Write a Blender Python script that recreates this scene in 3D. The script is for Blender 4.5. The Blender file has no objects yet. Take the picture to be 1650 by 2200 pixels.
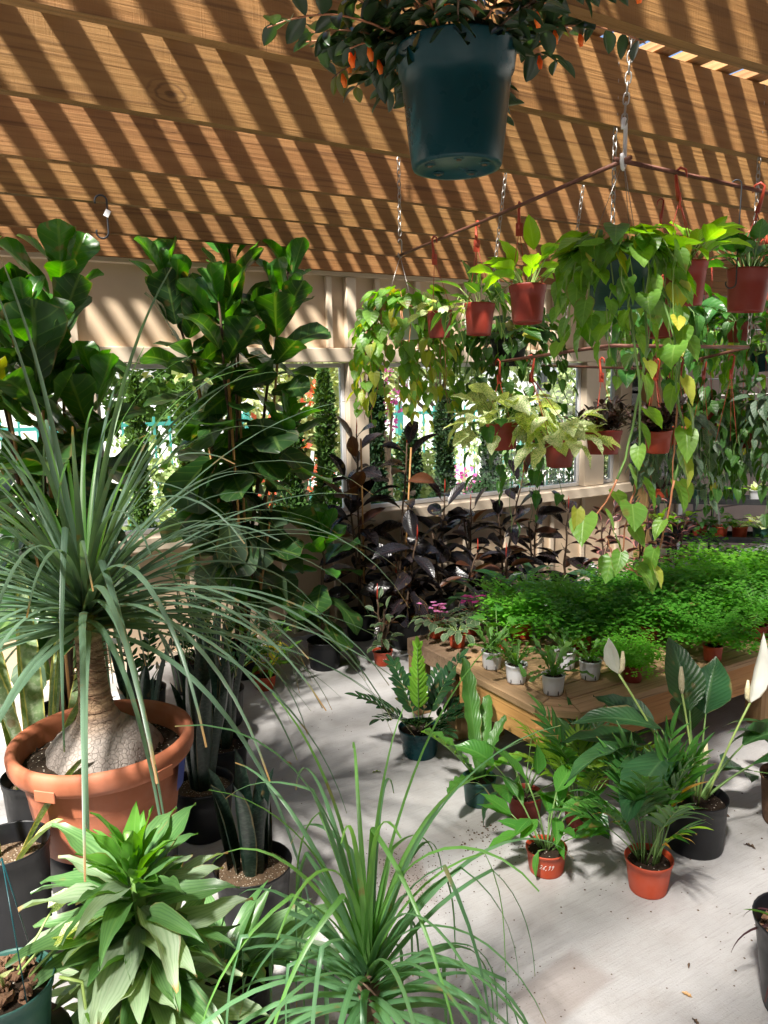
import bpy, math, random
from mathutils import Vector, Matrix

# ---------------------------------------------------------------- camera, sky, sun, exposure
scene = bpy.context.scene
R_ = math.radians
YAW, PITCH, ROLL, EYE = R_(30.1), math.atan(270 / 1630), R_(1.2), 1.7
cam_data = bpy.data.cameras.new('camera')
cam = bpy.data.objects.new('camera', cam_data)
scene.collection.objects.link(cam)
cam_data.sensor_fit = 'VERTICAL'
cam_data.sensor_height = 36
cam_data.lens = 36 * 1630 / 2200
cam_data.clip_start, cam_data.clip_end = .05, 400
cam.matrix_world = (Matrix.Translation((0, 0, EYE)) @ Matrix.Rotation(-YAW, 4, 'Z')
                    @ Matrix.Rotation(math.pi / 2 - PITCH, 4, 'X') @ Matrix.Rotation(-ROLL, 4, 'Z'))
scene.camera = cam

SUN = Vector((.60, .36, -1)).normalized()            # the way the sunlight travels
sun_el = math.asin(-SUN.z)
world = bpy.data.worlds.new('World')
scene.world = world
world.use_nodes = True
wn = world.node_tree
sky = wn.nodes.new('ShaderNodeTexSky')
sky.sky_type = 'NISHITA'
sky.sun_disc = False
sky.sun_elevation = sun_el
sky.sun_rotation = math.atan2(-SUN.x, -SUN.y)
sky.dust_density = 2.0
bg = wn.nodes['Background']
bg.inputs['Strength'].default_value = .075
wn.links.new(sky.outputs[0], bg.inputs['Color'])
sun_data = bpy.data.lights.new('sun', 'SUN')
sun_data.energy = 5.0
sun_data.angle = R_(5.0)
sun_data.color = (1, .95, .87)
sun = bpy.data.objects.new('sun', sun_data)
scene.collection.objects.link(sun)
sun.rotation_euler = SUN.to_track_quat('-Z', 'Y').to_euler()
vs = scene.view_settings
vs.view_transform = 'Standard'
vs.look = 'None'
vs.exposure = 1.76
vs.gamma = 1
vs.use_curve_mapping = False
cy = scene.cycles
cy.use_denoising = True
cy.max_bounces = 6
cy.diffuse_bounces = 3
cy.use_adaptive_sampling = True
cy.adaptive_threshold = .02
cy.glossy_bounces = 2
cy.transmission_bounces = 3
cy.transparent_max_bounces = 6
cy.sample_clamp_indirect = 6
cy.caustics_reflective = cy.caustics_refractive = False

# ---------------------------------------------------------------- helpers
COL = scene.collection
PI = math.pi


class MB:
    """collects verts, faces and a uv per vert for ONE mesh"""

    def __init__(s):
        s.v, s.f, s.uv = [], [], []

    def add(s, vs, fs, uvs=None):
        o = len(s.v)
        s.v += [tuple(p) for p in vs]
        s.f += [tuple(i + o for i in f) for f in fs]
        s.uv += uvs if uvs else [(0, 0)] * len(vs)

    def box(s, x0, x1, y0, y1, z0, z1):
        s.add([(x, y, z) for z in (z0, z1) for y in (y0, y1) for x in (x0, x1)],
              [(0, 2, 3, 1), (4, 5, 7, 6), (0, 1, 5, 4), (2, 6, 7, 3), (0, 4, 6, 2), (1, 3, 7, 5)])
        return s

    def tube(s, pts, r, n=6, cap=True):
        pts = [Vector(p) for p in pts]
        rs = r if isinstance(r, (list, tuple)) else [r] * len(pts)
        up = None
        rings = []
        for i, p in enumerate(pts):
            d = (pts[min(i + 1, len(pts) - 1)] - pts[max(i - 1, 0)])
            if d.length < 1e-9:
                d = Vector((0, 0, 1))
            d.normalize()
            if up is None:
                up = Vector((1, 0, 0)) if abs(d.z) > .8 else Vector((0, 0, 1))
            a = d.cross(up)
            if a.length < 1e-5:
                a = d.orthogonal()
            a.normalize()
            b = a.cross(d).normalized()
            up = b
            rings.append([p + (a * math.cos(t) + b * math.sin(t)) * rs[i] for t in [2 * PI * k / n for k in range(n)]])
        vs = [q for ring in rings for q in ring]
        fs = [(i * n + k, i * n + (k + 1) % n, (i + 1) * n + (k + 1) % n, (i + 1) * n + k)
              for i in range(len(pts) - 1) for k in range(n)]
        if cap:
            fs += [tuple(range(n))[::-1], tuple((len(pts) - 1) * n + k for k in range(n))]
        s.add(vs, fs, [(k / n, i / max(1, len(pts) - 1)) for i in range(len(pts)) for k in range(n)])
        return s

    def lathe(s, prof, n=32, flute=None):
        vs, uv = [], []
        for j, (r, z) in enumerate(prof):
            for k in range(n):
                a = 2 * PI * k / n
                q = r * (flute(a, j) if flute else 1)
                vs.append((q * math.cos(a), q * math.sin(a), z))
                uv.append((k / n, j / (len(prof) - 1)))
        fs = [(j * n + k, j * n + (k + 1) % n, (j + 1) * n + (k + 1) % n, (j + 1) * n + k)
              for j in range(len(prof) - 1) for k in range(n)]
        s.add(vs, fs, uv)
        return s

    def mesh(s, name, mat, smooth=True):
        me = bpy.data.meshes.new(name)
        me.from_pydata(s.v, [], s.f)
        if mat:
            me.materials.append(mat)
        if len(s.uv) == len(s.v) and s.v:
            l = me.uv_layers.new(name='UVMap')
            idx = [0] * len(me.loops)
            me.loops.foreach_get('vertex_index', idx)
            flat = []
            for i in idx:
                flat += s.uv[i]
            l.data.foreach_set('uv', flat)
        if smooth:
            me.polygons.foreach_set('use_smooth', [True] * len(me.polygons))
        me.update()
        return me

    def build(s, name, mat, parent=None, smooth=True, loc=None):
        return put(name, s.mesh(name, mat, smooth), parent, loc)


def put(name, me, parent=None, loc=None, M=None):
    o = bpy.data.objects.new(name, me)
    COL.objects.link(o)
    if parent:
        o.parent = parent
    if M is not None:
        o.matrix_basis = M
    elif loc:
        o.location = loc
    return o


def tag(o, label, cat, group=None):
    o['label'] = label
    o['category'] = cat
    if group:
        o['group'] = group
    return o


def thing(name, label, cat, loc=(0, 0, 0), rz=0, group=None):
    o = bpy.data.objects.new(name, None)
    COL.objects.link(o)
    o.empty_display_size = .1
    o.location = loc
    o.rotation_euler = (0, 0, rz)
    return tag(o, label, cat, group)


def structure(o):
    o['kind'] = 'structure'
    return o


def stuff(o):
    o['kind'] = 'stuff'
    return o


def bevel(o, w=.004, seg=1):
    m = o.modifiers.new('bevel', 'BEVEL')
    m.width, m.segments, m.limit_method = w, seg, 'ANGLE'
    return o


# ---------------------------------------------------------------- node materials
class NT:
    def __init__(s, name):
        s.m = bpy.data.materials.new(name)
        s.m.use_nodes = True
        s.t = s.m.node_tree
        s.b = s.t.nodes['Principled BSDF']
        s.out = s.t.nodes['Material Output']

    def n(s, typ, ins=None, **props):
        nd = s.t.nodes.new('ShaderNode' + typ)
        for k, v in props.items():
            setattr(nd, k, v)
        for k, v in (ins or {}).items():
            s.set(nd.inputs[k], v)
        return nd

    def set(s, sock, v):
        if isinstance(v, bpy.types.NodeSocket):
            s.t.links.new(v, sock)
        elif isinstance(v, (tuple, list)) and len(v) == 3 and sock.type == 'RGBA':
            sock.default_value = (*v, 1)
        else:
            sock.default_value = v

    def math(s, op, a, b=0.0, c=0.0):
        nd = s.n('Math', operation=op)
        s.set(nd.inputs[0], a)
        s.set(nd.inputs[1], b)
        if op in ('MULTIPLY_ADD', 'SMOOTH_MIN'):
            s.set(nd.inputs[2], c)
        return nd.outputs[0]

    def ramp(s, v, a, b, c=0.0, d=1.0):
        nd = s.n('MapRange', {'Value': v, 'From Min': a, 'From Max': b, 'To Min': c, 'To Max': d})
        return nd.outputs[0]

    def mix(s, f, a, b, mode='MIX'):
        nd = s.n('Mix', data_type='RGBA', blend_type=mode)
        s.set(nd.inputs[0], f)
        s.set(nd.inputs[6], a)
        s.set(nd.inputs[7], b)
        return nd.outputs[2]

    def noise(s, scale, vec=None, detail=3.0, rough=.55, w=None):
        nd = s.n('TexNoise', {'Scale': scale, 'Detail': detail, 'Roughness': rough})
        if vec is not None:
            s.set(nd.inputs['Vector'], vec)
        if w is not None:
            nd.noise_dimensions = '4D'
            s.set(nd.inputs['W'], w)
        return nd.outputs[0]

    def coord(s, kind='Object', scale=None):
        c = s.n('TexCoord').outputs[kind]
        if scale:
            c = s.n('Mapping', {'Vector': c, 'Scale': scale}).outputs[0]
        return c

    def bump(s, h, strength=.3, dist=.01):
        nd = s.n('Bump', {'Height': h, 'Strength': strength, 'Distance': dist})
        s.set(s.b.inputs['Normal'], nd.outputs[0])
        return nd.outputs[0]

    def base(s, col, rough=.5, spec=.5):
        s.set(s.b.inputs['Base Color'], col)
        s.set(s.b.inputs['Roughness'], rough)
        s.set(s.b.inputs['Specular IOR Level'], spec)
        return s.m


def m_leaf(name, A, B, vein=None, rough=.42, spec=.5, trans=.3, tcol=None, nveins=8, vmix=.5, edge=None, edge_at=.72,
           marble=None, bands=None, tip=None, old=None, stripes=None):
    """A, B: the two ends of the leaf-to-leaf colour range"""
    t = NT(name)
    uv = t.n('SeparateXYZ', {0: t.coord('UV')})
    a = t.math('MULTIPLY', t.math('ABSOLUTE', t.math('SUBTRACT', uv.outputs[0], .5)), 2.0)
    v = uv.outputs[1]
    rnd = t.n('ObjectInfo').outputs['Random']
    nz = t.noise(14, t.n('VectorMath', {0: t.coord('Object'), 1: t.n('CombineXYZ', {0: t.math('MULTIPLY', rnd, 40), 1: rnd, 2: rnd}).outputs[0]}, operation='ADD').outputs[0], 1, .5)
    f = t.math('ADD', t.math('MULTIPLY', rnd, .75), t.math('MULTIPLY', t.math('SUBTRACT', nz, .5), .7))
    f = t.n('Clamp', {0: f}).outputs[0]
    c = t.mix(f, A, B)
    if old:
        c = t.mix(t.ramp(t.math('FRACT', t.math('MULTIPLY', rnd, 7.31)), .955, .97), c, old)
    if marble:
        nn = t.noise(11, t.coord('UV', (1.0, 3.2, 1)), 4, .7, t.math('MULTIPLY', rnd, 90))
        c = t.mix(t.ramp(nn, .45, .52), c, marble)
    if bands:
        nn = t.noise(3.5, t.coord('UV', (1.2, 14, 1)), 2, .6, t.math('MULTIPLY', rnd, 50))
        c = t.mix(t.ramp(nn, .48, .60), c, bands)
    if edge:
        nn = t.noise(5, t.coord('UV', (1, 4, 1)), 2, .6, t.math('MULTIPLY', rnd, 30))
        e = t.math('ADD', a, t.math('MULTIPLY', t.math('SUBTRACT', nn, .5), .6))
        c = t.mix(t.ramp(e, edge_at, edge_at + .1), c, edge)
    if stripes:
        sn = t.math('SINE', t.math('MULTIPLY', uv.outputs[0], 2 * PI * 8))
        c = t.mix(t.ramp(sn, -.2, 1, 0, .5), c, stripes)
    # blemishes: a few leaves carry brown specks or a dry margin
    r2 = t.math('FRACT', t.math('MULTIPLY', rnd, 13.7))
    sp = t.math('MULTIPLY', t.ramp(nz, .66, .72), t.ramp(r2, .55, .6, 0, .7))
    dm = t.math('MULTIPLY', t.ramp(t.math('ADD', a, t.math('MULTIPLY', nz, .5)), 1.15, 1.25), t.ramp(r2, .3, .25, 0, .6))
    c = t.mix(t.math('MAXIMUM', sp, dm), c, (.20, .13, .05))
    h = nz
    if vein:
        mid = t.ramp(a, .035, .10, 1, 0)
        sv = t.math('SINE', t.math('MULTIPLY', t.math('SUBTRACT', v, t.math('MULTIPLY', a, .22)), 2 * PI * nveins))
        side = t.math('MULTIPLY', t.ramp(sv, .88, 1), .55)
        vf = t.math('MAXIMUM', mid, side)
        c = t.mix(t.math('MULTIPLY', vf, vmix), c, vein)
        h = t.math('ADD', t.math('MULTIPLY', sv, -.5), t.math('MULTIPLY', mid, -2.0))
    if tip:
        c = t.mix(t.ramp(t.math('ADD', v, t.math('MULTIPLY', rnd, .07)), .985, 1.04), c, tip)
    t.base(c, rough, spec)
    if vein:
        t.bump(h, .25, .003)
    tr = t.n('BsdfTranslucent')
    tc = t.mix(1.0, c, tcol or (1.0, 1.0, .45), 'MULTIPLY')
    hs = t.n('HueSaturation', {'Color': tc, 'Value': 2.2, 'Saturation': 1.1})
    t.set(tr.inputs[0], hs.outputs[0])
    mx = t.n('MixShader', {0: trans, 1: t.b.outputs[0], 2: tr.outputs[0]})
    t.set(t.out.inputs[0], mx.outputs[0])
    return t.m


def m_plastic(name, col, rough=.42, dirt=.25, bumps=.05, spec=.4):
    t = NT(name)
    nz = t.noise(9, t.coord('Object'), 4, .6)
    rnd = t.n('ObjectInfo').outputs['Random']
    c = t.mix(t.ramp(nz, .5, .8, 0, dirt), col, tuple(x * .6 + (.03 if max(col) > .03 else .012) for x in col))
    c = t.n('HueSaturation', {'Color': c, 'Value': t.ramp(rnd, 0, 1, .82, 1.15), 'Saturation': t.ramp(nz, .3, .7, .92, 1.03)}).outputs[0]
    t.bump(nz, bumps, .01)
    st = t.noise(4, t.coord('Object', (7, 7, .5)), 4, .7)
    c = t.mix(t.ramp(st, .58, .75, 0, dirt * .8), c, tuple(x * .5 + (.05 if max(col) > .03 else .02) for x in col))
    return t.base(c, t.ramp(nz, .3, .7, rough - .08, rough + .12), spec)


def m_plain(name, col, rough=.6, var=.25, scale=20, metal=0.0, bump=.1):
    t = NT(name)
    nz = t.noise(scale, t.coord('Object'), 4, .6)
    c = t.mix(nz, tuple(x * (1 - var) for x in col), tuple(min(1, x * (1 + var)) for x in col))
    t.set(t.b.inputs['Metallic'], metal)
    t.bump(nz, bump, .01)
    return t.base(c, rough)


def m_wood(name, A, B, dark, grain=(.9, 20, 20), knots=True, rough=.7, saw=True, axis='X', gs=1.0, knotscale=(2.0, 3.4, 3.4)):
    """grain runs along the object's `axis`"""
    t = NT(name)
    rnd = t.n('ObjectInfo').outputs['Random']
    oc = t.coord('Object')
    if axis == 'Y':
        s = t.n('SeparateXYZ', {0: oc})
        oc = t.n('CombineXYZ', {0: s.outputs[1], 1: s.outputs[0], 2: s.outputs[2]}).outputs[0]
    if axis == 'Z':
        s = t.n('SeparateXYZ', {0: oc})
        oc = t.n('CombineXYZ', {0: s.outputs[2], 1: s.outputs[1], 2: s.outputs[0]}).outputs[0]
    off = t.n('VectorMath', {0: oc, 1: t.n('CombineXYZ', {0: t.math('MULTIPLY', rnd, 37), 1: t.math('MULTIPLY', rnd, 11), 2: t.math('MULTIPLY', rnd, 23)}).outputs[0]}, operation='ADD').outputs[0]
    g = t.n('Mapping', {'Vector': off, 'Scale': grain}).outputs[0]
    # rings bend round the knots
    vo = t.n('TexVoronoi', {'Vector': t.n('Mapping', {'Vector': off, 'Scale': knotscale}).outputs[0], 'Scale': 1.0, 'Randomness': 1.0}, distance='EUCLIDEAN')
    d = vo.outputs['Distance']
    n1 = t.noise(1.6 * gs, g, 5, .62)
    lines = t.noise(5.5 * gs, t.n('Mapping', {'Vector': off, 'Scale': (grain[0] * .35, grain[1] * .8, grain[2] * .8)}).outputs[0], 3, .5)
    c = t.mix(t.ramp(n1, .25, .75), A, B)
    big = t.noise(1.3, t.n('Mapping', {'Vector': off, 'Scale': (1, 2.5, 2.5)}).outputs[0], 2, .5)
    c = t.mix(t.ramp(big, .35, .7, 0, .5), c, tuple((p * .6 + q * .4) * 1.05 for p, q in zip(B, dark)))
    c = t.mix(t.ramp(lines, .54, .72, 0, .62), c, dark)
    h = lines
    if knots:
        rings = t.math('SINE', t.math('MULTIPLY', t.math('ADD', d, t.math('MULTIPLY', n1, .06)), 150))
        gate = t.math('GREATER_THAN', t.n('SeparateColor', {0: vo.outputs['Color']}).outputs[0], .5)
        near = t.math('MULTIPLY', t.ramp(d, .06, .2, 1, 0), gate)
        c = t.mix(t.math('MULTIPLY', t.math('MULTIPLY', t.ramp(rings, .0, 1), near), .75), c, dark)
        core = t.math('MULTIPLY', t.ramp(d, .04, .055, 1, 0), gate)
        c = t.mix(t.math('MULTIPLY', core, .75), c, tuple(x * .8 for x in dark))
    c = t.n('HueSaturation', {'Color': c, 'Hue': t.ramp(rnd, 0, 1, .494, .508), 'Value': t.ramp(t.math('FRACT', t.math('MULTIPLY', rnd, 5.7)), 0, 1, .85, 1.15)}).outputs[0]
    if saw:
        w = t.noise(3.0, t.n('Mapping', {'Vector': off, 'Scale': (130, 1.2, 1.2)}).outputs[0], 2, .6)
        c = t.mix(t.ramp(w, .5, .75, 0, .13), c, tuple(x * .55 for x in B))
        h = t.math('ADD', h, t.math('MULTIPLY', w, .45))
    t.bump(h, .6, .005)
    return t.base(c, rough, .25)


# ---------------------------------------------------------------- leaves
PROF = {
    'heart': [(0, .42), (.07, .82), (.22, 1), (.45, .84), (.7, .48), (.88, .17), (1, 0)],
    'ovate': [(0, .05), (.1, .55), (.25, .95), (.38, 1), (.6, .8), (.82, .4), (.94, .13), (1, 0)],
    'elliptic': [(0, .05), (.14, .55), (.33, .93), (.5, 1), (.7, .86), (.87, .5), (.96, .2), (1, 0)],
    'lance': [(0, .06), (.1, .45), (.25, .88), (.4, 1), (.6, .84), (.8, .45), (.93, .14), (1, 0)],
    'narrow': [(0, .3), (.1, .75), (.3, 1), (.55, .9), (.8, .5), (1, 0)],
    'fiddle': [(0, .14), (.08, .42), (.25, .56), (.42, .66), (.6, .9), (.75, 1), (.88, .86), (.96, .5), (1, .12)],
    'round': [(0, .2), (.1, .62), (.3, .95), (.5, 1), (.72, .85), (.9, .5), (1, .1)],
    'sword': [(0, .55), (.2, .82), (.5, 1), (.72, .93), (.88, .6), (.96, .25), (1, 0)],
    'strap': [(0, .22), (.12, .4), (.35, .75), (.6, 1), (.8, .92), (.93, .6), (1, .15)],
    'crest': [(0, .25), (.3, .5), (.55, .75), (.72, .7), (.85, 1.1), (.94, 1.35), (1, .7)],
}


def prof(p, t):
    for (t0, w0), (t1, w1) in zip(p, p[1:]):
        if t <= t1:
            return w0 + (w1 - w0) * (t - t0) / (t1 - t0)
    return p[-1][1]


def leaf_mesh(kind, L, W, mat, droop=.6, fold=.25, wave=0., nw=3, n=8, m=4, back=0., p0=0., seed=0, twist=0.):
    """a leaf that grows along +X with its upper face to +Z; droop in radians over its length"""
    rg = random.Random(seed)
    p = PROF[kind]
    b = MB()
    x = z = 0.
    ph = rg.random() * 6
    vs, uv = [], []
    for i in range(n + 1):
        t = i / n
        ang = p0 - droop * t ** 1.2
        if i:
            x += L / n * math.cos(ang)
            z += L / n * math.sin(ang)
        tx = twist * t
        w = prof(p, t) * W / 2
        for j in range(m + 1):
            u = j / m * 2 - 1
            a = abs(u)
            yy = u * w * math.cos(fold * a)
            up = a * w * math.sin(fold) + wave * W * a * math.sin(nw * 2 * PI * t + ph + (1.3 if u > 0 else 0)) * (.4 + .6 * min(1, 2 * t))
            bx = -back * L * a * a * max(0, 1 - t * 2.2)
            y2, up2 = yy * math.cos(tx) - up * math.sin(tx), yy * math.sin(tx) + up * math.cos(tx)
            vs.append((x + bx * math.cos(ang) - up2 * math.sin(ang), y2, z + bx * math.sin(ang) + up2 * math.cos(ang)))
            uv.append((j / m, t))
    k = m + 1
    fs = [(i * k + j, (i + 1) * k + j, (i + 1) * k + j + 1, i * k + j + 1) for i in range(n) for j in range(m)]
    b.add(vs, fs, uv)
    return b.mesh('leaf', mat)


def variants(kind, L, W, mat, droops, fold=.3, wave=0., seed=0, **kw):
    return [leaf_mesh(kind, L * (1 + .1 * math.sin(i * 2.3)), W * (1 + .12 * math.cos(i * 3.1)), mat, d, fold * (.7 + .3 * (i % 3)), wave, seed=seed + i, **kw)
            for i, d in enumerate(droops)]


def orient(pos, az, el, roll=0., s=1.):
    return (Matrix.Translation(pos) @ Matrix.Rotation(az, 4, 'Z') @ Matrix.Rotation(-el, 4, 'Y')
            @ Matrix.Rotation(roll, 4, 'X') @ Matrix.Scale(s, 4))


def leaf(parent, meshes, rg, pos, az, el, roll=0., s=1., name='leaf'):
    return put(name, rg.choice(meshes), parent, M=orient(pos, az, el, roll, s))


def arc(p, az, el, L, bend, n=6, wob=0., rg=None):
    """points of a stem that leaves p at (az, el) and bends down by `bend` radians; returns points and end angles"""
    pts = [Vector(p)]
    for i in range(n):
        e = el - bend * (i + .5) / n
        a = az + (rg.uniform(-wob, wob) if rg else 0)
        pts.append(pts[-1] + Vector((math.cos(a) * math.cos(e), math.sin(a) * math.cos(e), math.sin(e))) * (L / n))
    return pts, az, el - bend


def ribbon(pts, w, mat, name='leaf', fold=.35, side=None, tw=0.):
    """a strap leaf along pts; w(t) is the half width; returns a mesh"""
    b = MB()
    vs, uv = [], []
    n = len(pts) - 1
    sd = side
    for i, p in enumerate(pts):
        d = (pts[min(i + 1, n)] - pts[max(i - 1, 0)]).normalized()
        s = d.cross(Vector((0, 0, 1)))
        if s.length < .12:
            s = sd or d.orthogonal()
        s = (s - d * s.dot(d)).normalized()
        if sd is not None and s.dot(sd) < 0:
            s = -s
        sd = s
        if tw:
            s = Matrix.Rotation(tw * i / n, 3, d) @ s
        up = s.cross(d)
        hw = w(i / n)
        for u in (-1, 0, 1):
            vs.append(p + s * u * hw + up * (abs(u) * hw * fold))
            uv.append((.5 + u / 2, i / n))
    fs = [(i * 3 + j, (i + 1) * 3 + j, (i + 1) * 3 + j + 1, i * 3 + j + 1) for i in range(n) for j in range(2)]
    b.add(vs, fs, uv)
    return b.mesh(name, mat)

# ---------------------------------------------------------------- materials of the place
M = {}
M['cedar'] = m_wood('rough_cedar', (.34, .185, .066), (.23, .108, .034), (.055, .022, .008), knots=True)
M['lath'] = m_wood('lath_wood', (.50, .30, .14), (.42, .22, .09), (.18, .08, .03), axis='Y', knots=False)
M['bench'] = m_wood('weathered_bench', (.50, .33, .19), (.34, .205, .10), (.08, .04, .018), axis='X', grain=(1.5, 22, 22), saw=False, knotscale=(1.6, 6, 6))
M['fascia'] = m_wood('orange_fascia', (.62, .33, .13), (.50, .23, .08), (.20, .085, .03), axis='X', grain=(1.3, 20, 20), saw=False, knotscale=(1.4, 5, 5))
M['post'] = m_wood('post_wood', (.42, .27, .13), (.34, .20, .09), (.16, .085, .035), axis='Z', saw=False)
M['tan'] = m_plain('tan_paint', (.68, .52, .36), .55, .08, 5, bump=.08)
M['cream'] = m_plain('cream_trim', (.72, .60, .46), .5, .07, 7, bump=.06)
M['white'] = m_plain('white_frame', (.75, .75, .76), .4, .05, 9, bump=.03)
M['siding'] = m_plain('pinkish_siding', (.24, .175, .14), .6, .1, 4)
M['rust'] = m_plain('rusty_rod', (.14, .055, .035), .6, .4, 60, 0.3, .3)
M['chain'] = m_plain('chain_steel', (.36, .34, .31), .4, .3, 80, .8, .1)
M['blackmetal'] = m_plain('black_metal', (.03, .032, .036), .5, .3, 30, 0.2, .1)
M['teal'] = m_plain('teal_fence', (.05, .28, .25), .5, .15, 5)
M['orange_pot'] = m_plastic('orange_plastic', (.45, .055, .014), .48, .2)
M['red_pot'] = m_plastic('brick_red_plastic', (.26, .026, .012), .5, .2)
M['terra'] = m_plastic('terracotta_plastic', (.42, .13, .06), .65, .5)
M['black_pot'] = m_plastic('black_plastic', (.006, .0065, .0085), .42, .3, .08)
M['green_pot'] = m_plastic('dark_green_plastic', (.02, .075, .062), .5, .3)
M['teal_pot'] = m_plastic('teal_plastic', (.002, .045, .054), .3, .2, .04, .25)
M['white_pot'] = m_plastic('white_plastic', (.60, .61, .64), .4, .15)
M['hanger'] = m_plastic('red_hanger', (.42, .055, .025), .4, .1)
M['ink_white'] = m_plain('white_paint_pen', (.85, .78, .76), .5, .02)
M['ink_black'] = m_plain('black_marker', (.008, .012, .01), .5, .02)
M['label'] = m_plain('paper_label', (.82, .82, .82), .6, .03)
M['barkmulch'] = m_plain('bark_mulch', (.17, .09, .05), .95, .75, 45, bump=.9)
M['stake'] = m_plain('bamboo_stake', (.48, .25, .08), .55, .2, 12)
M['stem_brown'] = m_plain('brown_stem', (.10, .06, .035), .8, .3, 40)
M['stem_green'] = m_plain('green_stem', (.13, .24, .06), .5, .3, 30)
M['stem_pale'] = m_plain('pale_petiole', (.30, .42, .12), .45, .2, 30)
M['stem_red'] = m_plain('reddish_vine', (.42, .17, .08), .5, .3, 30)
M['blue'] = m_plain('blue_label', (.02, .05, .35), .4, .2, 12)


def m_soil(name, A, B, speck, amount):
    t = NT(name)
    oc = t.coord('Object')
    n1 = t.noise(60, oc, 4, .7)
    c = t.mix(n1, A, B)
    vo = t.n('TexVoronoi', {'Vector': oc, 'Scale': 130.0})
    r = t.n('SeparateColor', {0: vo.outputs['Color']})
    dots = t.math('MULTIPLY', t.ramp(vo.outputs['Distance'], .32, .4, 1, 0), t.math('GREATER_THAN', r.outputs[0], amount))
    c = t.mix(dots, c, speck)
    t.bump(t.math('ADD', n1, dots), .8, .012)
    return t.base(c, .95, .2)


M['soil'] = m_soil('potting_soil', (.010, .007, .005), (.05, .032, .02), (.55, .5, .42), .86)
M['soil_tan'] = m_soil('gritty_soil', (.07, .045, .028), (.21, .14, .085), (.5, .42, .32), .6)


def m_concrete():
    t = NT('concrete')
    oc = t.coord('Object')
    big = t.noise(1.1, oc, 5, .6)
    mid = t.noise(6, oc, 5, .65)
    fine = t.noise(160, oc, 3, .6)
    br = t.noise(9, t.n('Mapping', {'Vector': oc, 'Rotation': (0, 0, .55), 'Scale': (1, 16, 1)}).outputs[0], 4, .65)
    c = t.mix(t.ramp(big, .35, .68), (.47, .462, .46), (.36, .352, .35))
    c = t.mix(t.ramp(mid, .48, .74, 0, .5), c, (.29, .265, .24))
    c = t.mix(t.ramp(br, .5, .74, 0, .42), c, (.25, .235, .22))
    pit = t.ramp(fine, .63, .72, 0, .6)
    c = t.mix(pit, c, (.17, .15, .13))
    # a darker, roughly square patch where something stood, and round pot stains
    s = t.n('SeparateXYZ', {0: oc})
    wob = t.math('MULTIPLY', t.math('SUBTRACT', mid, .5), .10)
    for (cx, cy_, hx, hy, rot, k) in STAINS:
        dx, dy = t.math('SUBTRACT', s.outputs[0], cx), t.math('SUBTRACT', s.outputs[1], cy_)
        px = t.math('ADD', t.math('MULTIPLY', dx, math.cos(rot)), t.math('MULTIPLY', dy, math.sin(rot)))
        py = t.math('SUBTRACT', t.math('MULTIPLY', dy, math.cos(rot)), t.math('MULTIPLY', dx, math.sin(rot)))
        ax = t.math('DIVIDE', t.math('ABSOLUTE', px), hx)
        ay = t.math('DIVIDE', t.math('ABSOLUTE', py), hy)
        e = t.math('ADD', t.math('MAXIMUM', ax, ay), t.math('MULTIPLY', wob, 3))
        c = t.mix(t.ramp(e, .75, 1.02, k, 0), c, (.24, .19, .165))
    t.bump(t.math('ADD', t.math('MULTIPLY', br, .8), t.math('MULTIPLY', fine, .8)), .35, .006)
    return t.base(c, .85, .3)


STAINS = [(1.36, 1.41, .17, .085, .15, .5), (1.26, 2.10, .09, .20, -.35, .6), (1.62, 2.18, .16, .08, .2, .25), (1.55, 1.78, .2, .12, .8, .2),
          (.85, 1.55, .3, .18, .2, .35), (2.05, 3.0, .3, .2, .7, .2)]
M['concrete'] = m_concrete()


def m_glass():
    t = NT('window_glass')
    g = t.n('BsdfGlossy', {'Roughness': .02})
    tr = t.n('BsdfTransparent', {0: (.94, .97, .96, 1)})
    fr = t.n('Fresnel', {'IOR': 1.35})
    mx = t.n('MixShader', {0: fr.outputs[0], 1: tr.outputs[0], 2: g.outputs[0]})
    t.set(t.out.inputs[0], mx.outputs[0])
    return t.m


M['glass'] = m_glass()

# ---------------------------------------------------------------- ground
b = MB()
b.add([(-8, -6, 0), (12, -6, 0), (12, 4.74, 0), (-8, 4.74, 0)], [(0, 1, 2, 3)])
structure(b.build('concrete_floor', M['concrete'], smooth=False))
b = MB()
b.add([(-150, -150, -.03), (200, -150, -.03), (200, 250, -.03), (-150, 250, -.03)], [(0, 1, 2, 3)])
gg = NT('pale_gravel_ground')
gn = gg.noise(.6, gg.coord('Object'), 6, .7)
gg.base(gg.mix(gg.ramp(gn, .35, .7), (.56, .53, .48), (.38, .35, .29)), .95)
structure(b.build('garden_ground', gg.m, smooth=False))

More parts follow.
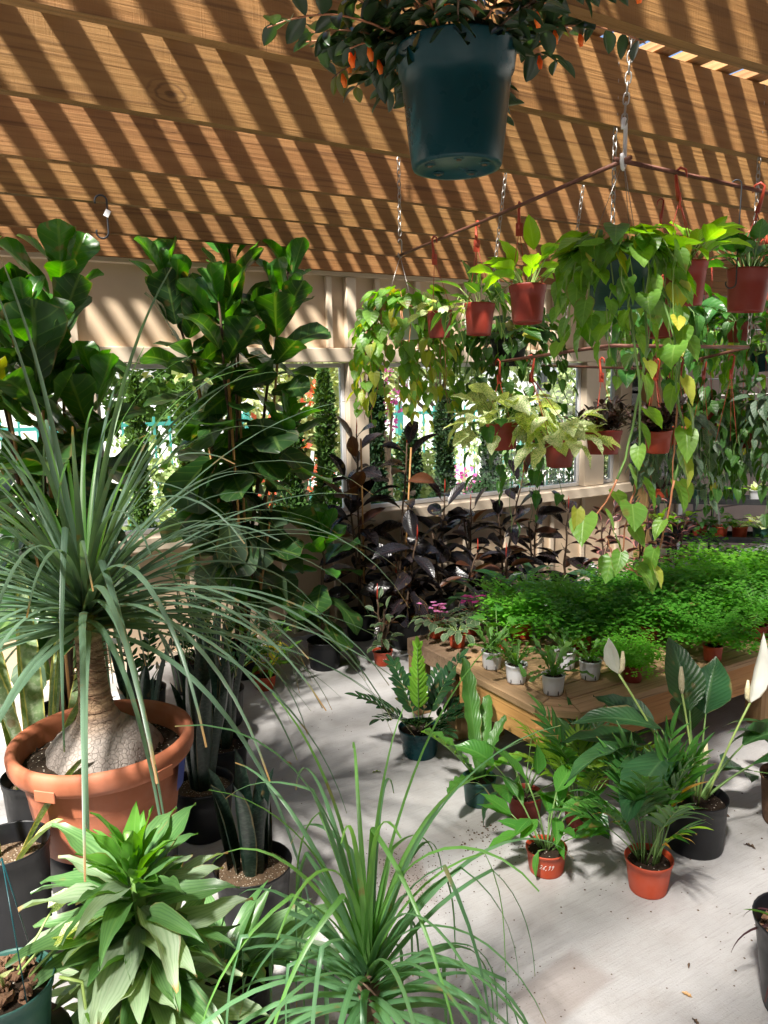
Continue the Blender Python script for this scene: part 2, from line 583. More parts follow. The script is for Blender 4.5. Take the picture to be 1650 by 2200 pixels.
# ---------------------------------------------------------------- pergola
BEAM_Z, BEAM_H = 2.478, .237
pergola = thing('timber_pergola', 'orange brown rough sawn timber pergola roof with deep beams and thin laths overhead', 'pergola', (0, 0, 0))
rg = random.Random(3)
beam_y = [4.632 - .5643 * k for k in range(14)]
dz = {0: -.022, 1: -.005, 2: .01, 3: .004, 4: .012, 5: .0, 6: -.04}
for k, y in enumerate(beam_y):
    bm_ = MB()
    nx = 60
    h0 = dz.get(k, 0)
    x0, x1 = -4.3, 9.5
    # slightly wavy lower arris, like sawn timber
    vs, fs = [], []
    for i in range(nx + 1):
        x = x0 + (x1 - x0) * i / nx
        w1 = rg.uniform(-.0022, .0022)
        for (yy, zz) in ((-.019, w1), (.019, w1), (.019, BEAM_H), (-.019, BEAM_H)):
            vs.append((x - 3, yy + rg.uniform(-.0006, .0006), zz))
    for i in range(nx):
        for j in range(4):
            fs.append((i * 4 + j, (i + 1) * 4 + j, (i + 1) * 4 + (j + 1) % 4, i * 4 + (j + 1) % 4))
    fs += [(3, 2, 1, 0), tuple(nx * 4 + j for j in range(4))]
    bm_.add(vs, fs)
    bo = bm_.build('beam', M['cedar'], pergola, smooth=False, loc=(3, y, BEAM_Z + h0))
    bo.rotation_euler = (rg.uniform(-.01, .01), 0, 0)
lm = MB().box(-.037, .037, -4.05, 4.05, 0, .034).mesh('lath', M['lath'], False)
x = -4.2
i = 0
while x < 9.4:
    if -2.1 < x < -.8:                    # a strip of laths is missing here: full sun falls through
        x = -.72
    lo = put('lath', lm, pergola, (x, .68 + rg.uniform(-.03, .03), BEAM_Z + BEAM_H + .012))
    lo.rotation_euler = (0, 0, rg.uniform(-.003, .003))
    x += .158 + rg.uniform(-.006, .006)
    i += 1

MB().box(4.0, 9.45, 3.62, 4.95, 0, .012).build('shade_panel', M['lath'], pergola, False, loc=(0, 0, BEAM_Z + BEAM_H + .05))  # solid sheet added above the laths to darken the back right corner

# unseen dark wall and side screen, added to keep sky light off the beams
M['dark_blocker'] = m_plain('dark_blocker_boards', (.14, .09, .055), .8, .3, 4)
for nm, lab, cat, loc, rz, L_, H_ in [('light_block_wall', 'unseen dark brown board wall added behind the photographer to block sky light', 'wall', (-5.0, -3.6, 0), 0, 14.5, 3.1), ('light_block_screen', 'unseen dark brown board screen added beside the pergola to block sky light', 'screen', (-5.0, -3.55, 0), PI / 2, 8.3, 2.6)]:
    w_ = thing(nm, lab, cat, loc, rz)
    w_['kind'] = 'thing'
    z = 0
    while z < H_:
        MB().box(0, L_, -.03, 0, z + .004, z + .196).build('plank', M['dark_blocker'], w_, False)
        z += .2

# ---------------------------------------------------------------- the wall with the windows
WY = 4.70
wall = thing('window_wall', 'tan painted board wall with a row of big windows behind the plants', 'wall', (0, 0, 0))


def wbox(name, x0, x1, y0, y1, z0, z1, mat, parent=wall, bv=.003):
    o = MB().box(x0, x1, y0, y1, z0, z1).build(name, mat, parent, False)
    if bv:
        bevel(o, bv)
    return o


wall['kind'] = 'thing'
XL, XR = -3.0, 5.86
seams = [XL, -1.75, -.52, .71, 1.93, 3.15, 4.37, 5.50, XR]
for a, c in zip(seams, seams[1:]):
    wbox('lower_panel', a + .001, c - .001, WY, WY + .03, .02, .742, M['tan'], bv=0)
    wbox('upper_panel', a + .001, c - .001, WY, WY + .03, 1.955, 2.56, M['tan'], bv=0)
for xb in [-2.3, -1.75, -1.1, -.52, .08, .71, 1.93, 2.32, 2.69, 3.02, 3.44, 3.85, 4.20, 4.33, 4.68, 5.1]:
    wbox('batten', xb - .02, xb + .02, WY - .036, WY - .001, 1.962, 2.425, M['cream'])
for xb in [-2.3, -1.75, -1.1, -.52, .08, .71, 1.3, 1.93, 2.32, 2.69, 3.02, 3.24, 3.44, 3.85, 4.20, 4.33, 4.68, 5.1]:
    wbox('batten', xb - .02, xb + .02, WY - .026, WY - .001, .06, .735, M['cream'])
wbox('base_board', XL, XR, WY - .022, WY - .001, 0, .06, M['cream'])
wbox('post', 2.44, 2.515, WY - .05, WY - .002, 1.964, 2.424, M['cream'])
wbox('top_plate', XL, XR, WY - .045, WY + .03, 2.43, 2.475, M['cream'])
wbox('rail', XL, 2.498, WY - .06, WY + .05, 1.868, 1.958, M['cream'])
wbox('rail', 2.502, XR, WY - .06, WY + .05, 1.866, 1.956, M['cream'])
wbox('sill', XL, 2.498, WY - .105, WY + .06, .745, .828, M['cream'], bv=.006)
wbox('sill', 2.502, XR, WY - .105, WY + .06, .743, .826, M['cream'], bv=.006)
for x0, x1 in [(-.62, -.48), (.66, .80), (2.44, 2.59), (4.66, 4.885), (5.065, 5.20)]:
    wbox('post', x0, x1, WY - .05, WY + .055, .83, 1.864, M['cream'])
for x0, x1 in [(-2.6, -.62), (-.48, .66), (.80, 2.44), (2.59, 4.66), (4.885, 5.065), (5.22, 5.86)]:
    f = thing('window', '', 'x')
    for k_ in ('label', 'category'):
        del f[k_]
    f.parent = wall
    fw = .028
    for (a, c, z0, z1) in [(x0 + .002, x0 + fw, .832, 1.862), (x1 - fw, x1 - .002, .832, 1.862), (x0 + fw, x1 - fw, .832, .832 + fw), (x0 + fw, x1 - fw, 1.862 - fw, 1.862)]:
        wbox('frame', a, c, WY + .012, WY + .05, z0, z1, M['white'], f, .002)
    wbox('pane', x0 + fw - .004, x1 - fw + .004, WY + .028, WY + .032, .832 + fw - .004, 1.862 - fw + .004, M['glass'], f, 0)

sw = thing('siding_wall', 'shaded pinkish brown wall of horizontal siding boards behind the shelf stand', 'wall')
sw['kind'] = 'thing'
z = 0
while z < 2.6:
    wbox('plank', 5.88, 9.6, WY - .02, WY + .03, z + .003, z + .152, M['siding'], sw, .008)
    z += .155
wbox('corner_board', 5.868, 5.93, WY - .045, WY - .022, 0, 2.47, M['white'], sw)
cp = thing('timber_post', 'square brown timber post standing between the windows in front of the tan wall', 'post', (5.29, 4.53, 0))
MB().box(-.07, .07, -.07, .07, 0, 2.46).build('shaft', M['post'], cp, False)
wbox('foot_bracket', -.085, .085, -.085, .085, 0, .035, M['chain'], cp)

# ---------------------------------------------------------------- the garden outside the windows
M['cypress'] = m_leaf('cypress_green', (.04, .085, .022), (.085, .15, .035), trans=.15, rough=.85, spec=.08)
M['box'] = m_leaf('dark_shrub_green', (.02, .045, .022), (.05, .09, .035), trans=.15, rough=.85, spec=.08)
M['autumn'] = m_leaf('yellow_autumn_leaf', (.36, .35, .15), (.28, .33, .13), trans=.15, rough=.6)
M['redleaf'] = m_leaf('red_autumn_leaf', (.55, .06, .06), (.50, .16, .05), trans=.35, rough=.6)
M['pink'] = m_leaf('magenta_bract', (.60, .10, .36), (.68, .30, .5), tcol=(1, .6, 1), trans=.35, rough=.6)
M['lime'] = m_leaf('lime_leaf', (.20, .27, .09), (.29, .33, .14), trans=.15, rough=.6)
M['bark'] = m_plain('bark', (.17, .12, .085), .9, .4, 20, bump=.5)


def leaf_cloud(name, parent, mat, n, size, shape, rg, elong=1.7):
    """many small leaf-sized faces through a volume; shape(rg) returns a point and an outward direction"""
    b = MB()
    for _ in range(n):
        p, out = shape(rg)
        d = Vector((rg.gauss(0, 1), rg.gauss(0, 1), rg.gauss(0, 1))) * .8 + out
        d.normalize()
        s = d.orthogonal().normalized()
        s = Matrix.Rotation(rg.uniform(0, 6.28), 3, d) @ s
        L, W = size * rg.uniform(.6, 1.3) * elong, size * rg.uniform(.6, 1.2)
        b.add([p, p + d * L * .5 + s * W * .5, p + d * L, p + d * L * .5 - s * W * .5], [(0, 1, 2, 3)], [(.5, 0), (1, .5), (.5, 1), (0, .5)])
    o = b.build(name, mat, parent, False)
    return stuff(o)


def conical(h, r, z0=.1, bulge=.3):
    def f(rg):
        t = rg.random() ** .8
        rr = r * ((1 - t) ** .7) * (.7 + .3 * math.sin(t * 9)) * (.4 + .6 * rg.random() ** .4)
        if t < bulge:
            rr *= .5 + .5 * t / bulge
        a = rg.uniform(0, 2 * PI)
        return Vector((rr * math.cos(a), rr * math.sin(a), z0 + t * (h - z0))), Vector((math.cos(a) * .6, math.sin(a) * .6, .9))
    return f


def clumps(cs):
    def f(rg):
        c, r = rg.choice(cs)
        d = Vector((rg.gauss(0, 1), rg.gauss(0, 1), rg.gauss(0, .8))).normalized()
        return Vector(c) + d * r * rg.random() ** .45, d
    return f


def tree_trunk(root, h, r, limbs, rg):
    MB().tube([(0, 0, 0), (.02, .01, h * .5), (-.01, .03, h)], [r, r * .8, r * .55], 8).build('trunk', M['bark'], root)
    for (c, rad) in limbs:
        z = h * rg.uniform(.55, .98)
        c = Vector(c)
        MB().tube([(0, 0, z), Vector((0, 0, z)).lerp(c, .5) + Vector((0, 0, .1)), c], [r * .45, r * .3, r * .12], 6).build('limb', M['bark'], root)


rg = random.Random(11)
CYP = [(1.28, 5.9, 1.80, .16, 'slim green cypress outside, half hidden behind the tall fiddle leaf fig', 'cypress', 1500),
       (2.45, 5.7, 1.66, .23, 'slender cypress outside with a white plant tag, nearer the fiddle leaf fig', 'cypress', 2600),
       (2.83, 5.85, 1.84, .22, 'slender cypress outside just beside the window post', 'cypress', 2600),
       (3.16, 5.6, 2.0, .24, 'dark blue green conifer outside just past the window post', 'box', 3200),
       (4.06, 5.85, 1.64, .25, 'dark loose conifer outside in the middle of the long window', 'box', 2600),
       (3.52, 5.6, 1.32, .26, 'low dark conifer outside behind the hanging vine tips', 'box', 2200),
       (1.75, 6.2, 1.75, .24, 'bushy cypress outside right behind the tall fiddle leaf fig', 'cypress', 1800),
       (4.95, 6.3, 1.62, .28, 'dark conifer outside behind the marbled hanging plants', 'box', 2200)]
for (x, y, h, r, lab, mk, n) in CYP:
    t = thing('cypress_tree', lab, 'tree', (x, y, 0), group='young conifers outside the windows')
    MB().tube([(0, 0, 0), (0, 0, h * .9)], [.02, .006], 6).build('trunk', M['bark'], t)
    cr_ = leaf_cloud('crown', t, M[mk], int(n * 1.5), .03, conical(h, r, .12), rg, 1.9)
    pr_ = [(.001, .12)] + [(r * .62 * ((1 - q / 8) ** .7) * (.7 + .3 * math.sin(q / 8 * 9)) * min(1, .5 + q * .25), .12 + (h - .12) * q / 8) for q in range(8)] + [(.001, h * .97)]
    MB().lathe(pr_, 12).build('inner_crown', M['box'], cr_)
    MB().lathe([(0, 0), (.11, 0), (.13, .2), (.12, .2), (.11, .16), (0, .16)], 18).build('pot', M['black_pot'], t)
for x, y, z, t_ in [(2.50, 5.44, 1.10, 0)]:
    o = MB().box(-.014, .014, -.001, .001, -.11, .11).build('plant_tag', M['label'], smooth=False, loc=(x, y, z))
    o.rotation_euler = (0, .16, 0)
    tag(o, 'white plastic plant tag tied to the slender cypress outside', 'tag')
for k, (x, y, r, h, lab) in enumerate([(4.44, 5.6, .36, 1.0, 'round dark clipped shrub outside in the middle of the long window sill'), (5.28, 5.7, .34, .95, 'dark shrub outside under the marbled hanging plants'),
                                (6.1, 5.9, .42, 1.0, 'dark shrub outside beyond the narrow window'), (7.3, 6.1, .6, 1.0, 'broad dark shrub outside the window beside the timber post'),
                                (2.05, 5.6, .35, .85, 'dark shrub outside behind the fiddle leaf fig stems'), (3.75, 5.35, .28, .86, 'little dark shrub outside behind the rubber plant tops'), (2.7, 6.3, .34, .9, 'leafy shrub outside low between the two slender cypresses')]):
    t = thing('round_shrub', lab, 'shrub', (x, y, 0), group='dark shrubs outside the windows')
    cs = [((rg.uniform(-.4, .4) * r, rg.uniform(-.4, .4) * r, h * rg.uniform(.3, .75)), r * rg.uniform(.45, .75)) for _ in range(7)]
    leaf_cloud('crown', t, M['box'], 1700, .032, clumps(cs), rg, 1.5)
    MB().tube([(0, 0, 0), (0, 0, h * .6)], [.025, .012], 6).build('trunk', M['bark'], t)
TREES = [('maple_tree', (3.25, 7.3, 0), 2.1, 'autumn maple outside with yellow green leaves behind the cypresses', 'autumn', [((-.5, 0, 1.75), .45), ((.1, .1, 2.0), .6), ((.5, -.2, 1.55), .45), ((-.2, -.3, 1.4), .4), ((-.9, .2, 2.2), .5), ((.9, .1, 2.1), .5), ((.3, .1, 1.1), .35)], 2600, .075),
         ('maple_sapling', (2.85, 6.7, 0), 1.6, 'thin sapling outside with red leaves beside the cypresses', 'redleaf', [((.3, 0, 1.62), .16), ((-.15, .1, 1.3), .2), ((.1, 0, 1.0), .2), ((-.1, .1, .7), .2), ((.35, 0, .8), .15)], 190, .06),
         ('flowering_bush', (4.42, 7.5, 0), 1.5, 'magenta flowering bush outside past the window post', 'pink', [((-.12, 0, 1.8), .2), ((.1, 0, 1.6), .22), ((.0, .2, 1.3), .22)], 300, .05),
         ('flowering_bush', (4.85, 6.6, 0), 1.0, 'low pink flowering bush outside near the dark shrubs', 'pink', [((0, 0, .7), .16), ((.15, 0, .55), .14)], 110, .045),
         ('leafy_tree', (6.3, 9.2, 0), 2.4, 'yellow green leafy tree outside beyond the fence, over the long window', 'lime', [((-.9, 0, 2.2), .6), ((.3, .2, 1.95), .5), ((1.2, 0, 2.1), .6), ((0, 0, 2.8), .8), ((-1.7, .1, 2.3), .6)], 3000, .10),
         ('leafy_tree', (8.4, 8.2, 0), 2.0, 'bright lime tree outside seen through the narrow window', 'lime', [((-.4, 0, 1.5), .5), ((.3, .2, 1.2), .5), ((.9, 0, 1.9), .6), ((0, 0, 2.0), .6), ((1.5, 0, 1.7), .5)], 2600, .09),
         ('leafy_tree', (1.0, 9.4, 0), 2.6, 'leafy green tree outside beyond the fence, behind the fiddle leaf figs', 'cypress', [((-.9, 0, 2.0), .9), ((.6, .2, 2.3), 1.0), ((-1.8, 0, 2.5), 1.0), ((0, 0, 2.9), .9), ((1.3, 0, 1.6), .6)], 3200, .11),
         ('leafy_tree', (4.4, 10.2, 0), 2.6, 'pale green leafy tree outside beyond the fence, above the maple', 'autumn', [((-.9, 0, 2.1), .8), ((.8, .2, 2.2), .9), ((-1.8, 0, 2.4), .9), ((0, 0, 2.9), .9)], 2600, .11)]
for (nm, loc, h, lab, mk, cs, n, sz) in TREES:
    t = thing(nm, lab, 'bush' if 'bush' in nm else 'tree', loc)
    tree_trunk(t, h * .75, .02 + .02 * h, cs, rg)
    leaf_cloud('crown', t, M[mk], n, sz, clumps(cs), rg, 1.3)
    if mk in ('pink',):
        leaf_cloud('greenery', t, M['lime'], n // 2, sz, clumps([(c, r * 1.1) for c, r in cs]), rg, 1.3)
for k, (x, lab) in enumerate([(2.2, 'low yellow green hedge bush outside before the fence, by the cypresses'), (3.9, 'low yellow green hedge bush outside before the fence, past the window post'), (5.6, 'low hedge bush outside before the fence, mid window'), (7.3, 'low hedge bush outside before the fence, under the hanging pots'), (9.2, 'low hedge bush outside before the fence, by the narrow window')]):
    t = thing('hedge_bush', lab, 'bush', (x, 8.1, 0), group='hedge bushes before the fence')
    cs = [((rg.uniform(-.7, .7), rg.uniform(-.2, .2), rg.uniform(.3, .95)), rg.uniform(.3, .45)) for _ in range(7)]
    tree_trunk(t, .5, .03, cs[:2], rg)
    leaf_cloud('crown', t, M['cypress' if k % 2 else 'lime'], 1500, .07, clumps(cs), rg, 1.4)
fence = thing('metal_fence', 'bright teal metal picket fence outside in the sunny garden', 'fence', (0, 8.6, 0))
pk = MB().box(-.011, .011, -.011, .011, .06, 1.42).mesh('picket', M['teal'], False)
for i in range(88):
    put('picket', pk, fence, (-1 + i * .17, 0, 0))
for z in (.16, 1.34):
    MB().box(-1.1, 14, -.014, .014, z - .02, z + .02).build('rail', M['teal'], fence, False)
for i in range(8):
    MB().box(-.035, .035, -.035, .035, 0, 1.5).build('post', M['teal'], fence, False, loc=(-1.05 + i * 2.1, .02, 0))
ho = thing('pale_house', 'sunlit white house outside beyond the garden fence', 'house', (4, 17, 0))
M['stucco'] = m_plain('white_stucco', (.78, .77, .74), .8, .05, 3)
M['roof'] = m_plain('grey_roof', (.25, .23, .22), .8, .2, 4)
MB().box(-9, 14, 0, 6, 0, 2.9).build('wall', M['stucco'], ho, False)
MB().box(-9.3, 14.3, -.4, 6.4, 2.905, 3.2).build('roof', M['roof'], ho, False)
for x in (1, 4.5, 11.5):
    w = MB().box(x - .6, x + .6, -.05, -.004, .9, 2.1).build('window', M['white'], ho, False)
    MB().box(x - .5, x + .5, -.07, -.053, 1.0, 2.0).build('pane', M['blackmetal'], w, False)

# ---------------------------------------------------------------- leaf materials
G = m_leaf
M['fiddle'] = G('fiddle_leaf', (.022, .068, .017), (.042, .115, .024), (.16, .26, .07), rough=.33, nveins=6, vmix=.55)
M['fiddle_new'] = G('young_fiddle_leaf', (.042, .155, .024), (.068, .21, .03), (.2, .34, .09), rough=.3, nveins=6, vmix=.4, trans=.35)
M['fiddle_dust'] = G('dusty_fiddle_leaf', (.055, .10, .055), (.09, .15, .08), (.26, .34, .16), rough=.5, nveins=6, vmix=.55)
M['fiddle_yellow'] = G('yellowed_fiddle_leaf', (.28, .28, .05), (.22, .25, .05), (.5, .5, .15), nveins=6, tip=(.5, .12, .02))
M['pony'] = G('ponytail_leaf', (.082, .148, .10), (.125, .205, .14), (.17, .26, .17), rough=.38, nveins=0, vmix=.35, trans=.28, tip=(.34, .21, .09))
M['pony_fg'] = G('green_ponytail_leaf', (.07, .17, .08), (.115, .235, .12), (.16, .28, .15), rough=.38, nveins=0, vmix=.35, trans=.32, tip=(.34, .21, .09))
M['pony_light'] = G('ponytail_inner_leaf', (.10, .24, .06), (.14, .30, .08), (.2, .36, .12), rough=.4, nveins=0, vmix=.3, trans=.35)
M['drac'] = G('dracaena_leaf', (.075, .18, .055), (.14, .26, .10), stripes=(.04, .11, .035), vein=(.16, .28, .1), rough=.36, nveins=0, vmix=.3)
M['drac_new'] = G('young_dracaena_leaf', (.085, .23, .035), (.13, .28, .055), stripes=(.09, .25, .02), vein=(.2, .4, .1), rough=.33, nveins=0, vmix=.3, trans=.35)
M['drac_dust_glare'] = G('dusty_glare_dracaena_leaf', (.20, .29, .165), (.32, .39, .28), stripes=(.14, .23, .115), vein=(.24, .3, .2), rough=.5, nveins=0, vmix=.3, tip=(.4, .22, .08))  # dusty leaves, with sun glare also put into the pale colour
M['rubber'] = G('rubber_leaf', (.014, .014, .018), (.032, .022, .022), (.07, .03, .03), rough=.25, nveins=12, vmix=.3, trans=.06, spec=.6)
M['rubber_brown'] = G('brown_rubber_leaf', (.075, .028, .015), (.11, .045, .02), (.2, .07, .04), rough=.3, nveins=12, vmix=.35, trans=.2)
M['rubber_red'] = G('red_leaf_sheath', (.5, .05, .03), (.6, .08, .04), trans=.3)
M['rubber_pink'] = G('pink_edged_leaf', (.045, .03, .035), (.08, .05, .045), (.25, .1, .1), edge=(.5, .2, .19), edge_at=.62, nveins=8, trans=.15, rough=.35)
M['phil'] = G('philodendron_leaf', (.10, .235, .04), (.21, .37, .07), (.28, .45, .12), nveins=5, vmix=.4, rough=.38, trans=.38, old=(.48, .44, .06))
M['phil_dark'] = G('dark_philodendron_leaf', (.035, .10, .022), (.07, .17, .03), (.15, .28, .07), nveins=5, vmix=.35, rough=.38, trans=.3, old=(.40, .38, .06))
M['phil_yellow'] = G('yellowing_philodendron_leaf', (.30, .38, .06), (.42, .42, .08), (.5, .5, .2), nveins=5, vmix=.35, trans=.4)
M['brasil'] = G('striped_philodendron_leaf', (.06, .15, .035), (.10, .22, .05), (.42, .55, .14), nveins=0, vmix=.8, trans=.32)
M['neon'] = G('lime_pothos_leaf', (.20, .42, .025), (.29, .52, .04), (.4, .6, .14), nveins=6, vmix=.35, rough=.33, trans=.4)
M['pothos'] = G('pothos_leaf', (.035, .13, .03), (.07, .20, .035), (.16, .32, .08), nveins=6, vmix=.35, rough=.33, trans=.3)
M['marble'] = G('marbled_leaf', (.20, .36, .08), (.28, .44, .12), (.6, .66, .4), marble=(.74, .76, .50), nveins=6, vmix=.3, trans=.32)
M['darkred'] = G('dark_red_leaf', (.020, .016, .012), (.055, .018, .014), (.09, .03, .02), nveins=0, vmix=.3, rough=.4, trans=.1)
M['silver'] = G('silver_green_leaf', (.028, .075, .036), (.05, .105, .05), (.14, .2, .12), marble=(.10, .155, .10), nveins=6, vmix=.35, rough=.5, trans=.2)
M['sans'] = G('dark_snake_leaf', (.006, .020, .014), (.014, .033, .022), bands=(.03, .055, .038), edge=(.05, .085, .055), edge_at=.9, rough=.34, trans=.04)
M['sans_light'] = G('pale_snake_leaf', (.16, .26, .11), (.24, .34, .17), bands=(.34, .42, .27), edge=(.58, .56, .18), edge_at=.80, rough=.4, trans=.12)
M['zz'] = G('zz_leaflet', (.012, .045, .018), (.028, .08, .026), (.06, .13, .04), rough=.22, nveins=0, vmix=.4, trans=.15)
M['zz_new'] = G('new_zz_leaflet', (.14, .34, .03), (.20, .42, .05), (.3, .5, .12), rough=.26, nveins=0, vmix=.4, trans=.35)
M['nest'] = G('nest_fern_leaf', (.045, .14, .03), (.09, .23, .04), (.12, .22, .06), rough=.38, nveins=14, vmix=.35, trans=.3)
M['nest_new'] = G('bright_nest_fern_leaf', (.14, .34, .035), (.19, .40, .05), (.2, .4, .1), rough=.3, nveins=10, vmix=.3, trans=.4)
M['lily'] = G('peace_lily_leaf', (.018, .07, .025), (.04, .11, .03), (.09, .18, .07), nveins=14, vmix=.45, rough=.33, trans=.2)
M['lily_light'] = G('light_peace_lily_leaf', (.05, .19, .03), (.09, .26, .04), (.16, .34, .08), nveins=12, vmix=.4, rough=.32, trans=.32)
M['spathe'] = G('white_spathe', (.66, .66, .61), (.70, .70, .65), (.62, .68, .56), nveins=4, vmix=.35, rough=.5, trans=.3, tcol=(1, 1, .9))
M['spadix'] = m_plain('cream_spadix', (.72, .64, .40), .7, .2, 120, bump=.6)
M['palm'] = G('parlor_palm_leaflet', (.03, .115, .025), (.075, .21, .035), (.12, .26, .06), nveins=0, vmix=.4, rough=.38, trans=.3, tip=(.45, .3, .08))
M['palm_light'] = G('light_palm_leaflet', (.20, .37, .03), (.30, .46, .06), (.36, .5, .1), nveins=0, vmix=.4, rough=.4, trans=.35)
M['palm_brown'] = G('withered_palm_leaflet', (.45, .22, .07), (.5, .34, .12), trans=.3, nveins=0)
M['maiden'] = G('maidenhair_leaflet', (.05, .21, .014), (.10, .31, .025), rough=.55, trans=.38)
M['maiden_light'] = G('light_maidenhair_leaflet', (.12, .36, .025), (.20, .45, .045), rough=.55, trans=.4)
M['crest'] = G('crested_fern_leaf', (.075, .20, .045), (.14, .29, .065), (.2, .36, .1), nveins=0, vmix=.35, rough=.38, trans=.34)
M['violet'] = G('violet_leaf', (.055, .11, .05), (.10, .165, .075), (.3, .36, .2), edge=(.42, .46, .28), edge_at=.86, nveins=6, vmix=.35, rough=.55, trans=.2)
M['petal_pink'] = G('pink_petal', (.75, .28, .55), (.82, .42, .66), tcol=(1, .7, 1), trans=.3, rough=.6)
M['petal_magenta'] = G('magenta_petal', (.45, .03, .20), (.55, .06, .28), tcol=(1, .6, 1), trans=.3, rough=.6)
M['croton'] = G('croton_leaf', (.05, .17, .02), (.10, .25, .03), (.5, .5, .06), nveins=9, vmix=.55, rough=.35, trans=.3)
M['croton_y'] = G('yellow_croton_leaf', (.55, .46, .03), (.62, .52, .05), (.2, .35, .05), nveins=9, vmix=.5, rough=.35, trans=.35)
M['goldfish'] = G('goldfish_plant_leaf', (.014, .036, .018), (.040, .075, .028), (.06, .10, .04), nveins=0, vmix=.4, rough=.28, trans=.2, old=(.20, .13, .03))
M['goldfish_lt'] = G('young_goldfish_leaf', (.10, .13, .03), (.17, .16, .05), (.2, .2, .08), nveins=0, vmix=.4, rough=.33, trans=.35)
M['gold_flower'] = G('orange_tube_flower', (.80, .19, .015), (.85, .30, .03), tcol=(1, .7, .3), trans=.3, rough=.5)
M['calathea'] = G('patterned_leaf', (.10, .25, .04), (.16, .33, .06), (.03, .1, .02), nveins=5, vmix=.7, trans=.3)
M['boston'] = G('fern_pinna', (.07, .24, .03), (.12, .32, .045), rough=.5, trans=.38, nveins=0)

# ---------------------------------------------------------------- pots
SOILS = {}


def soil(parent, r, z, mat='soil', mound=.012, seed=0):
    rg = random.Random(seed)
    k = (round(r, 3), mat, round(mound, 3))
    if k not in SOILS:
        b = MB()
        vs, fs = [(0, 0, mound)], []
        n, rings = 22, 5
        for j in range(1, rings + 1):
            for i in range(n):
                a = 2 * PI * i / n
                q = r * j / rings
                vs.append((q * math.cos(a), q * math.sin(a), (mound * (1 - (j / rings) ** 2) + rg.uniform(-.12, .12) * r * .35) if j < rings else -.004))
        fs += [(0, 1 + i, 1 + (i + 1) % n) for i in range(n)]
        for j in range(rings - 1):
            fs += [(1 + j * n + i, 1 + (j + 1) * n + i, 1 + (j + 1) * n + (i + 1) % n, 1 + j * n + (i + 1) % n) for i in range(n)]
        b.add(vs, fs)
        for _ in range(40):     # crumbs
            a, q, s = rg.uniform(0, 6.28), r * .92 * rg.random() ** .5, r * rg.uniform(.02, .055)
            c = Vector((q * math.cos(a), q * math.sin(a), mound * (1 - (q / r) ** 2) + s * .5))
            b.add([c + Vector((s, 0, -s)), c + Vector((-s * .6, s * .8, -s)), c + Vector((-s * .6, -s * .8, -s)), c + Vector((0, 0, s))], [(0, 1, 3), (1, 2, 3), (2, 0, 3)])
        SOILS[k] = b.mesh('soil', M[mat])
    return put('soil', SOILS[k], parent, (0, 0, z), None)


POTS = {}


def pot(parent, rt, rb, h, mat, style='nursery', soil_mat='soil', fill=.14, mound=.008):
    k = (rt, rb, h, mat, style)
    if k not in POTS:
        w = max(.0025, rt * .025)
        rim = {'nursery': .16, 'white': .16, 'black': .07, 'hang': .2}.get(style, .15) * h
        lip = rt * (.05 if style != 'black' else .035)
        rr = lambda z: rb + (rt - lip - rb) * z / h
        p = [(0, .006), (rb * .8, .006), (rb * .86, 0), (rb * .97, 0), (rb, .006)]
        for j in range(1, 5):
            z = .006 + (h - rim - .006) * j / 4
            p.append((rr(z), z))
        p += [(rr(h - rim) + lip * .75, h - rim + .002), (rt - lip * .25, h - .006), (rt, h - .004), (rt, h), (rt - w * .8, h + .001), (rt - w * 1.6, h - .004)]
        for j in range(1, 4):
            z = h - .004 - (h * .3) * j / 3
            p.append((rr(z) - w * 1.6, z))
        fl = None
        if style == 'white':
            fl = lambda a, j: 1 + (.022 if 4 < j < 9 and math.sin(a * 11) > .1 else 0)
        b = MB().lathe(p, 66 if style == 'white' else 30, fl)
        POTS[k] = b.mesh('pot', M[mat])
    o = put('pot', POTS[k], parent)
    soil(parent, rt * .9, h * (1 - fill), soil_mat, mound)
    if style == 'white':
        for i in range(6):
            a = i * PI / 3 + .3
            s = MB().box(-.0016, .0016, -.001, .0012, 0, h * .26).build('slot', M['black_pot'], o, False)
            zz = .004
            s.matrix_basis = Matrix.Rotation(a, 4, 'Z') @ Matrix.Translation((rb + (rt - rb) * .12 + .0018, 0, zz)) @ Matrix.Rotation(PI / 2, 4, 'Z') @ Matrix.Rotation(math.atan((rt - rb) / h) * -1, 4, 'X')
    return o


def tubes(parent, name, pts, r, mat, n=5):
    return MB().tube(pts, r, n).build(name, M[mat] if isinstance(mat, str) else mat, parent)


# ---------------------------------------------------------------- kinds of plant (built in the local space of a thing)
VAR = {}


def V(key, *a, **k):
    if key not in VAR:
        VAR[key] = variants(*a, **k)
    return VAR[key]


def lv(mat, kind, L, W, droops, fold=.3, wave=0., **k):
    key = (mat, kind, L, W, tuple(droops), wave, tuple(sorted(k.items())))
    return V(key, kind, L, W, M[mat], droops, fold, wave, seed=len(VAR), **k)


